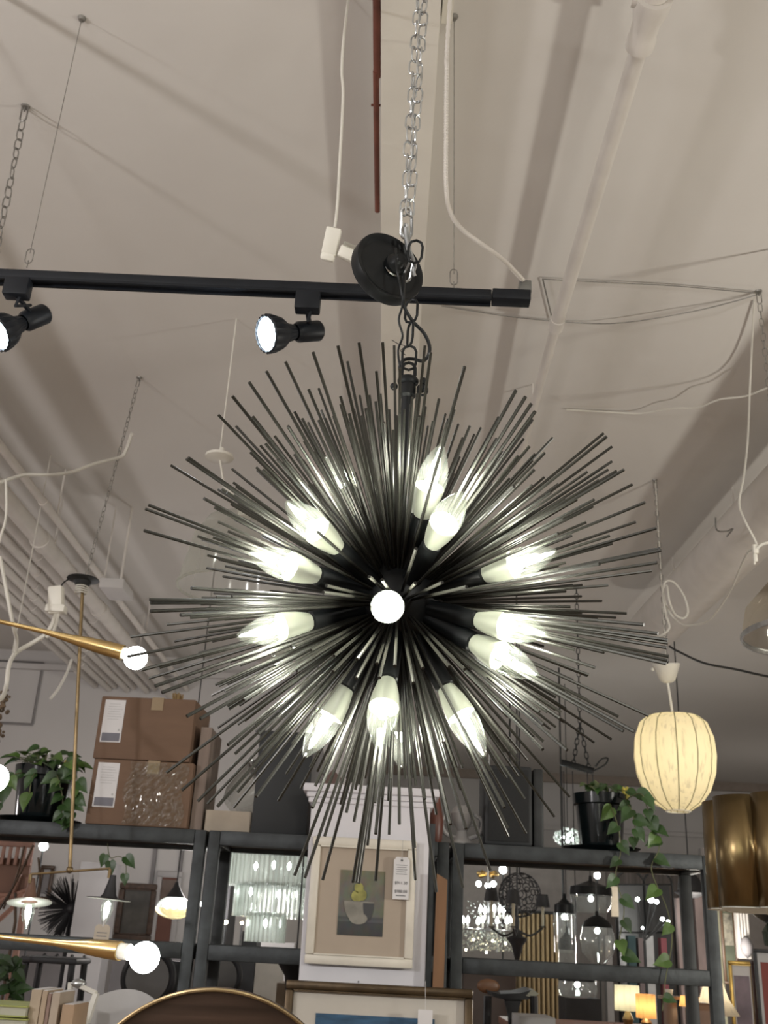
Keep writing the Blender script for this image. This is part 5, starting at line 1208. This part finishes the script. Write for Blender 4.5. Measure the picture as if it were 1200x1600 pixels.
def capshade(x, ytop, ycap, ybot, rc, rg, Yy, prof=None, dome=False, bulb=True):
    q = at(x, ycap, Yy); k = mpp(q); hc = (ycap - ytop) * k; hg = (ybot - ycap) * k
    p = MB(); p.lathe([(0, hc), (k * 2, hc), (k * 3, hc * .75)] + ([(rc * k * .45, hc * .6), (rc * k * .8, hc * .35), (rc * k, 0)] if dome else [(rc * k * .55, hc * .55), (rc * k * .97, hc * .42), (rc * k, 0)]) + [(rc * k * .9, .0), (0, hc * .05)], q, seg=32); s = obj('shade_cap', p, M['black'], mp_)
    if ybot > ycap:
        p = MB(); pr_ = prof or [(rg * k, 0), (rg * k, -hg * .5), (rg * k, -hg)]
        p.lathe([(r_ * k, -h_ * hg) for r_, h_ in prof] if prof else pr_, q, seg=32); obj('glass_shade', p, M['pglass'], s)
    if bulb: obj('bulb', MB().ball(q - Vector((0, 0, k * 5)), k * 4.2, 12, 8), M['coolb'], s)
    p = MB(); p.tube([q + Vector((0, 0, hc)), Vector((q.x, q.y, min(at(x, 1205, Yy).z, CZ)))], .0035, 6); obj('cord', p, M['dark'], s)
capshade(882, 1398, 1427, 1484, 16, 17, Ym)
capshade(923, 1370, 1399, 1425, 33, 30, Ym, prof=[(32, 0), (31, .6), (24, 1.0)])
capshade(933, 1425, 1449, 1500, 24, 24, Ym - .25, prof=[(23, 0), (27, .3), (25, .7), (12, 1.0)], dome=True)
capshade(886, 1450, 1484, 1502, 14, 14, Ym + .3, bulb=False)
capshade(902, 1522, 1533, 1557, 30, 29, Ym, prof=[(29, 0), (31, .5), (28, .9), (20, 1.0)])
glow('bright_top_bulb', 'bright bulb under the right shelf top, above the wide black pendant cap', 'lamp', 933, 1368, 8.2, 5, M['coolb'])
# glowing crystal cluster above shelf
q = at(887, 1308, 9.6); k = mpp(q); gw = thing('crystal_flush_light', 'glittering round crystal light above the shelf, left of the trailing plant', 'ceiling light', q)
p = MB(); r_ = random.Random(5)
for i in range(140):
    v = Vector((r_.gauss(0, 1), r_.gauss(0, 1), r_.gauss(0, .6))).normalized(); p.ball(q + Vector((v.x * k * 20, v.y * k * 20, v.z * k * 13)), k * 2.2, 6, 5)
obj('crystal_beads', p, thin('bead crystal', tr=.5, t=.2, rough=.1), gw, smooth=False)
for dx, dz in ((-8, 0), (2, 4), (9, -3), (0, -6)): obj('bulb', MB().ball(q + Vector((k * dx, 0, k * dz)), k * 3, 10, 8), M['coolb'], gw)
obj('stem', MB().tube([q, Vector((q.x, q.y, CZ))], .004, 6), M['steeld'], gw)
# arched window frame
Yh = 10.0; p = MB(); k = mpp(at(1000, 1400, Yh))
for cx in (985, 1028):
    c = at(cx, 1382, Yh); p.tube([c + Vector((k * 22 * math.cos(a), 0, k * 20 * math.sin(a))) for a in [PI * i / 16 for i in range(17)]], k * 1.6, 6)
for x in (963, 1007, 1050): q = at(x, 1382, Yh); p.tube([q, Vector((q.x, Yh, .0))], k * 1.5, 6)
for y in (1382, 1457): p.tube([at(963, y, Yh), at(1050, y, Yh)], k * 1.1, 6)
am = thing('arched_window_mirror', 'dark iron double-arched window mirror standing deep behind the right shelving', 'mirror', (at(1007, 1400, Yh).x, Yh, 0))
obj('iron_frame', p, M['steeld'], am)
X0, X1, Z0, Z1 = rect(963, 1382, 1050, 1500, Yh); obj('mirror_pane', MB().box(((X0 + X1) / 2, Yh + .03, Z1 / 2), (X1 - X0, .01, Z1)), mat('aged mirror', (.13, .135, .14), .2, metal=.7, var=.2, scale=2), am)
fb = thing('branching_bulb_lamp', 'branching floor lamp with several bare cool bulbs before the arched window mirror', 'floor lamp', (at(1007, 1450, 8.9).x, 8.9, 0))
stp = at(1007, 1470, 8.9)
p = MB(); p.tube([(stp.x, 8.9, .03), stp], .012, 8); p.lathe([(0, 0), (.12, 0), (.12, .02), (0, .035)], (stp.x, 8.9, 0), seg=20)
for (x, y, r_) in ((1017, 1406, 4.5), (1026, 1409, 3.2), (996, 1405, 3.2), (1035, 1436, 3), (1044, 1440, 2.6), (1004, 1450, 2)):
    g = at(x, y, 8.9); obj('bulb', MB().ball(g, mpp(g) * r_, 14, 10), M['coolb'], fb); p.tube([stp, g], .005, 5)
obj('stand', p, M['steeld'], fb)
# dark hat lamp
q = at(1078, 1392, 8.0); k = mpp(q); hl = thing('dark_dome_shade', 'dark dome lampshade just right of the rear shelf post', 'pendant lamp', q)
obj('shade', MB().lathe([(0, k * 27), (k * 8, k * 26), (k * 17, k * 16), (k * 19, 0), (k * 24, -k * 3), (k * 12, -k * 10), (0, -k * 10)], q, seg=28), M['dark'], hl)
obj('cord', MB().tube([q + Vector((0, 0, k * 26)), Vector((q.x, q.y, CZ))], .005, 6), M['dark'], hl)
# panels, pictures on the right
mau = mat('mauve worn panel', (.22, .17, .16), .8, var=.35, scale=3, stretch=(2, 2, .6))
slab('worn_door_panel', 'worn mauve door panel at the left of the pair right of the rear shelf post', 'door panel', 1062, 1404, 1084, 1600, 9.0, .06, mau)
slab('worn_door_panel', 'worn mauve door panel at the right of the pair, beside the front shelf post', 'door panel', 1091, 1382, 1112, 1600, 9.0, .06, mau)
slab('dark_door_gap_strip', 'dark brown strip standing in for the shaded gap between the two worn mauve door panels', 'board', 1084, 1388, 1091, 1600, 9.1, .04, M['walnut'])  # dark colour stands in for the shade in the gap
slab('sage_wall_strip', 'pale sage green strip panel right of the shelving, under the brass shade', 'panel', 1117, 1420, 1131, 1600, 8.6, .05, mat('sage', (.30, .29, .20), .8))
frame_pic('tall_dark_painting', 'tall dark green painting with pale figures under the brass shade', 1128, 1418, 1152, 1538, 8.4, .02, M['walnut'], mat('dark green paint', (.05, .06, .035), .6, var=.5, scale=6), (.2, .5, .8, .92), mat('pale figures paint', (.14, .13, .10), .6, var=.8, scale=14))
sc_m = mat('pale column stone', (.48, .46, .43), .7)
X0, X1, Z0, Z1 = rect(1153, 1420, 1172, 1498, 8.3)
cl2 = thing('fluted_column_panel', 'pale fluted column fragment hanging under the brass shade at the right', 'column', ((X0 + X1) / 2, 8.3, Z0))
p = MB()
for i in range(4): p.tube([(X0 + (X1 - X0) * (i + .5) / 4, 8.3, Z0 + .08), (X0 + (X1 - X0) * (i + .5) / 4, 8.3, Z1 + .1)], (X1 - X0) / 9, 8)
p.box(((X0 + X1) / 2, 8.34, (Z0 + Z1) / 2), (X1 - X0, .05, Z1 - Z0)); obj('fluting', p, sc_m, cl2)
obj('carved_drop', MB().lathe([(0, -.04), (.04, 0), (.05, .05), (.03, .1), (0, .12)], ((X0 + X1) / 2, 8.26, Z0 + .04), seg=12), M['grey'], cl2)
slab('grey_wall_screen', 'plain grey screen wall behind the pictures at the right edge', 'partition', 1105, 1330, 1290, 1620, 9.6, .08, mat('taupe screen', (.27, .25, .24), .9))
frame_pic('gilt_framed_print', 'gold framed pale print leaning right of the pleated lampshade', 1143, 1502, 1183, 1660, 6.35, .02, M['gold'], M['paper'], (.2, .35, .8, .85), mat('violet print', (.22, .18, .22), .7, var=.4, scale=6))
frame_pic('black_framed_print', 'black framed print with a red patch cut by the right edge', 1184, 1484, 1235, 1660, 5.7, .015, M['dark'], M['lightgrey'], (.2, .3, .8, .88), mat('red patch', (.20, .03, .02), .6))
frame_pic('dark_red_frame', 'dark maroon frame edge standing just left of the black framed print', 1180, 1502, 1194, 1680, 5.9, .02, mat('maroon frame', (.05, .022, .02), .5), M['dark'], None, None)
q = at(1205, 1428, 5.5); k = mpp(q); bl_ = thing('black_bowl_lamp', 'black bowl-shaped lamp with green glass body below the brass shade at the right edge', 'lamp', q)
obj('shade', MB().lathe([(0, k * 10), (k * 28, k * 6), (k * 30, 0), (k * 20, -k * 8), (k * 8, -k * 14), (0, -k * 14)], q, seg=28), M['dark'], bl_)
obj('green_glass', MB().lathe([(k * 8, -k * 14), (k * 16, -k * 26), (k * 14, -k * 46), (0, -k * 50)], q, seg=24), thin('green smoked glass', col=(.2, .25, .2), tr=.4, t=.6, tint=(.35, .42, .36)), bl_)
obj('stand', MB().tube([q - Vector((0, 0, k * 48)), Vector((q.x, q.y, .0))], .02, 8), M['dark'], bl_)

# ---- table with lamps (bottom right)
YT = 6.3; zT = at(1020, 1612, YT).z
X0 = at(800, 1600, YT).x; X1 = at(1160, 1600, YT).x
tb = thing('reddish_wood_table', 'long reddish-brown table below the frame carrying the small table lamps', 'table', ((X0 + X1) / 2, YT + .25, 0))
rw = mat('reddish wood', (.20, .075, .04), .4, var=.25, scale=4, stretch=(.6, 6, 1))
obj('table_top', MB().box(((X0 + X1) / 2, YT + .25, zT - .02), (X1 - X0, .9, .04), bev=.005), rw, tb)
for xx in (X0 + .06, X1 - .06):
    for yy in (YT - .1, YT + .6): obj('leg', MB().box((xx, yy, (zT - .042) / 2), (.06, .06, zT - .042)), rw, tb)
def tlamp(lb, x, ys0, ys1, rt, rb, Y, m, em, pleats=0, base=None):
    q = at(x, (ys0 + ys1) / 2, Y); k = mpp(q); h = (ys1 - ys0) * k; t = thing('table_lamp', lb, 'table lamp', (q.x, Y, zT))
    p = MB(); p.lathe([(rt * k, h / 2), ((rt + (rb - rt) * .45) * k, 0) if not pleats else ((rt * .55 + rb * .38) * k, 0), (rb * k, -h / 2)], q, seg=48 if pleats else 32, lobes=pleats, amp=.06 if pleats else 0); obj('lamp_shade', p, m, t)
    obj('bulb', MB().ball(q, .028, 12, 8), em, t)
    zb_ = zT; p = MB(); p.lathe([(0, 0), (.05, 0), (.05, .015), (.02, .03), (.03, .06), (.012, max(.08, q.z - h / 2 - zT)), (0, max(.085, q.z - h / 2 - zT + .01))], (q.x, Y, zT), seg=20); obj('base', p, base or M['oldbrass'], t); return t
em1 = emat('lamp bulb soft', (1, .88, .62), 15)
tlamp('table lamp with a pale green-white drum shade glowing below the right shelf bar', 980, 1541, 1577, 19, 20, 6.2, M['linen'], em1)
tlamp('small table lamp with a glowing orange drum shade', 1009, 1555, 1589, 15, 15.5, 6.0, M['amber'], em1)
tlamp('table lamp with a cream pleated bell shade behind the right shelf post', 1116, 1537, 1583, 14, 36, 6.1, M['pleat'], em1, pleats=16)
tlamp('low small lamp with a warm cream shade between the orange lamp and the pleated one', 1078, 1557, 1572, 14, 17, 6.4, M['amber'], em1)
tc_ = at(1046, 1548, 6.5); k = mpp(tc_); p = MB(); p.lathe([(0, -k * 30), (k * 9, -k * 30), (k * 9, -k * 6), (k * 15, -k * 4), (k * 15, 0), (0, 0)], at(1046, 1556, 6.5), seg=24)
cm = at(1046, 1556, 6.5)
pd = thing('round_pedestal', 'small round brown pedestal with a white cup, behind the orange table lamp', 'pedestal', (cm.x, 6.5, zT)); obj('column', MB().lathe([(0, 0), (k * 11, 0), (k * 10, cm.z - zT - .02), (k * 18, cm.z - zT - .015), (k * 18, cm.z - zT), (0, cm.z - zT)], seg=24), mat('tan ped', (.24, .17, .13), .6), pd, local=True)
tag(obj('white_cup', MB().lathe([(0, 0), (k * 5, 0), (k * 6.5, k * 9), (k * 5.5, k * 9), (0, k * 2)], cm + Vector((0, 0, .001)), seg=20), M['white']), 'small white cup on the round brown pedestal behind the orange lamp', 'cup')
# chair
Yq = 5.6; q = at(800, 1552, Yq); k = mpp(q)
cr = thing('saddle_seat_chair', 'dark metal chair with a curved black seat and tan leather back, behind the right shelving', 'chair', (q.x, Yq, 0))
p = MB(); p.prism([at(768, 1550, Yq), at(780, 1553, Yq), at(812, 1552, Yq), at(834, 1546, Yq), at(840, 1554, Yq), at(825, 1562, Yq), at(790, 1562, Yq), at(772, 1558, Yq)], (0, .35, .0)); obj('seat', p, M['boxblack'], cr, smooth=False)
p = MB(); p.prism([at(832, 1545, Yq - .005), at(842, 1553, Yq - .005), at(834, 1559, Yq - .005), at(822, 1556, Yq - .005)], (0, .1, 0)); obj('seat_edge_strip', p, mat('pale edge', (.3, .3, .24), .5), cr, smooth=False)
p = MB(); p.ball(at(763, 1541, Yq + .3), k * 14, 20, 12, (1.35, .25, .8)); obj('leather_back', p, M['leather'], cr)
for (x0, x1) in ((762, 757), (834, 840)):
    for yy in (0, .32): a = at(x0, 1556, Yq + yy); b = at(x1, 1640, Yq + yy); b = Vector((b.x, b.y, .0)); a.y = Yq + yy; obj('leg', MB().tube([a, b], .02, 8), M['dark'], cr)
p = MB(); p.prism([at(788, 1560, Yq + .05), at(816, 1560, Yq + .05), at(806, 1590, Yq + .05), at(806, 1700, Yq + .05), at(795, 1700, Yq + .05), at(795, 1590, Yq + .05)], (0, .04, 0)); obj('centre_splat', p, M['dark'], cr, smooth=False)
slab('pale_bench', 'pale narrow bench top right of the dark chair, below the shelf bar', 'bench', 812, 1590, 868, 1597, 5.15, .3, M['lightgrey'])
slab('brown_armchair_back', 'dark brown leather armchair back at the bottom edge under the pleated lampshade', 'chair', 1082, 1568, 1124, 1700, 5.2, .12, M['leather'], bev=.03)
slab('dark_bookcase', 'black low bookcase behind the right shelving below the glass pendants', 'bookcase', 884, 1560, 940, 1640, 7.6, .3, M['dark'])
slab('brown_cupboard', 'dark brown cupboard behind the dark chair, under the candle chandelier', 'cabinet', 724, 1500, 806, 1640, 8.6, .3, mat('cup brown', (.05, .032, .025), .5))
slab('white_banner', 'narrow white hanging banner behind the glass pendants right of the wide black cap', 'banner', 955, 1385, 966, 1432, 9.0, .02, mat('banner cloth', (.6, .52, .4), .8), toFloor=False)
for i, (x0, x1, c, lb) in enumerate(((948, 958, (.2, .19, .185), 'light grey folded fabric bolt left of the vine behind the right shelving'), (1000, 1008, (.14, .11, .11), 'dusky fabric bolt in the middle of the row below the arched mirror'), (1012, 1024, (.33, .33, .33), 'white fabric bolt right of the dusky one below the arched mirror'), (1036, 1045, (.2, .06, .07), 'red fabric bolt near the rear shelf post'), (984, 996, (.03, .055, .06), 'dark teal fabric bolt behind the plant vine'))):
    slab('fabric_bolt', lb, 'fabric', x0, 1462 + 4 * (i % 2), x1, 1600, 9.2, .1, mat('fabric %d' % i, c, .9))
# ================================================================== light
def plight(loc, e, col, r=.1, kind='POINT', name='unseen_light'):
    l = bpy.data.lights.new(name, kind); l.energy = e; l.color = col; l.shadow_soft_size = r
    o = bpy.data.objects.new(name, l); COL.objects.link(o); o.location = loc; return o
def area(loc, size, e, col, tgt, name='ceiling_panel_light'):
    l = bpy.data.lights.new(name, 'AREA'); l.energy = e; l.color = col; l.shape = 'SQUARE'; l.size = size
    o = bpy.data.objects.new(name, l); COL.objects.link(o); o.location = loc
    o.rotation_mode = 'QUATERNION'; o.rotation_quaternion = (Vector(tgt) - Vector(loc)).to_track_quat('-Z', 'Y'); return o
# the LED emitters' light, placed in the chandelier bulbs
for i, dv in enumerate(dirs):
    if i in (14, 15): continue
    plight(C0 + dv * (RT - .040), 2.6 if i == 0 else .9, (1, .98, .88), .006, name='candle_bulb_light')
# globe bulbs of the brass chandelier
plight(at(226, 1496, 1.83), 1.2, (.96, 1, .98), .03, name='globe_light'); plight(at(212, 1028, 2.28), .8, (.96, 1, .98), .03, name='globe_light'); plight(at(-9, 1216, 1.95), 1.2, (.96, 1, .98), .03, name='globe_light')
# right-hand unseen lamp shadows the pipe; the rest are added fill, no fixtures
pp_ = atz(930, 300, CZ - .13); plight((pp_.x + 2.4, pp_.y - .3, 1.85), 122, (1, .965, .87), .09); plight((-3.2, .3, 2.35), 145, (1, .965, .96), .1)
plight((1.3, -.9, 2.6), 66, (1, .98, .90), .15); plight((-1.7, -.9, 2.5), 66, (1, .985, .96), .15)
plight((4.4, 5.2, 1.7), 6, (1, .93, .82), .12); plight((-3.9, 5.4, 1.8), 24, (1, .93, .92), .12)
plight((2.4, 8.0, 1.5), 26, (1, .93, .85), .12); plight((-1.2, 6.9, 1.7), 26, (1, .94, .92), .12)
plight((4.6, 12.5, 2.2), 9, (1, .93, .85), .15); plight((1.0, 12.0, 2.2), 10, (1, .95, .9), .15)
w = bpy.data.worlds.new('world'); sc.world = w; w.use_nodes = True
w.node_tree.nodes['Background'].inputs[0].default_value = (.9, .87, .85, 1); w.node_tree.nodes['Background'].inputs[1].default_value = .02
sc.view_settings.view_transform = 'Standard'; sc.view_settings.look = 'None'; sc.view_settings.gamma = 1; sc.view_settings.exposure = 0.2
sc.view_settings.use_curve_mapping = False
sc.cycles.use_denoising = True; sc.cycles.denoiser = 'OPENIMAGEDENOISE'
sc.cycles.max_bounces = 8; sc.cycles.transparent_max_bounces = 24; sc.cycles.caustics_reflective = False; sc.cycles.caustics_refractive = False
sc.cycles.sample_clamp_indirect = 4; sc.cycles.use_light_tree = True
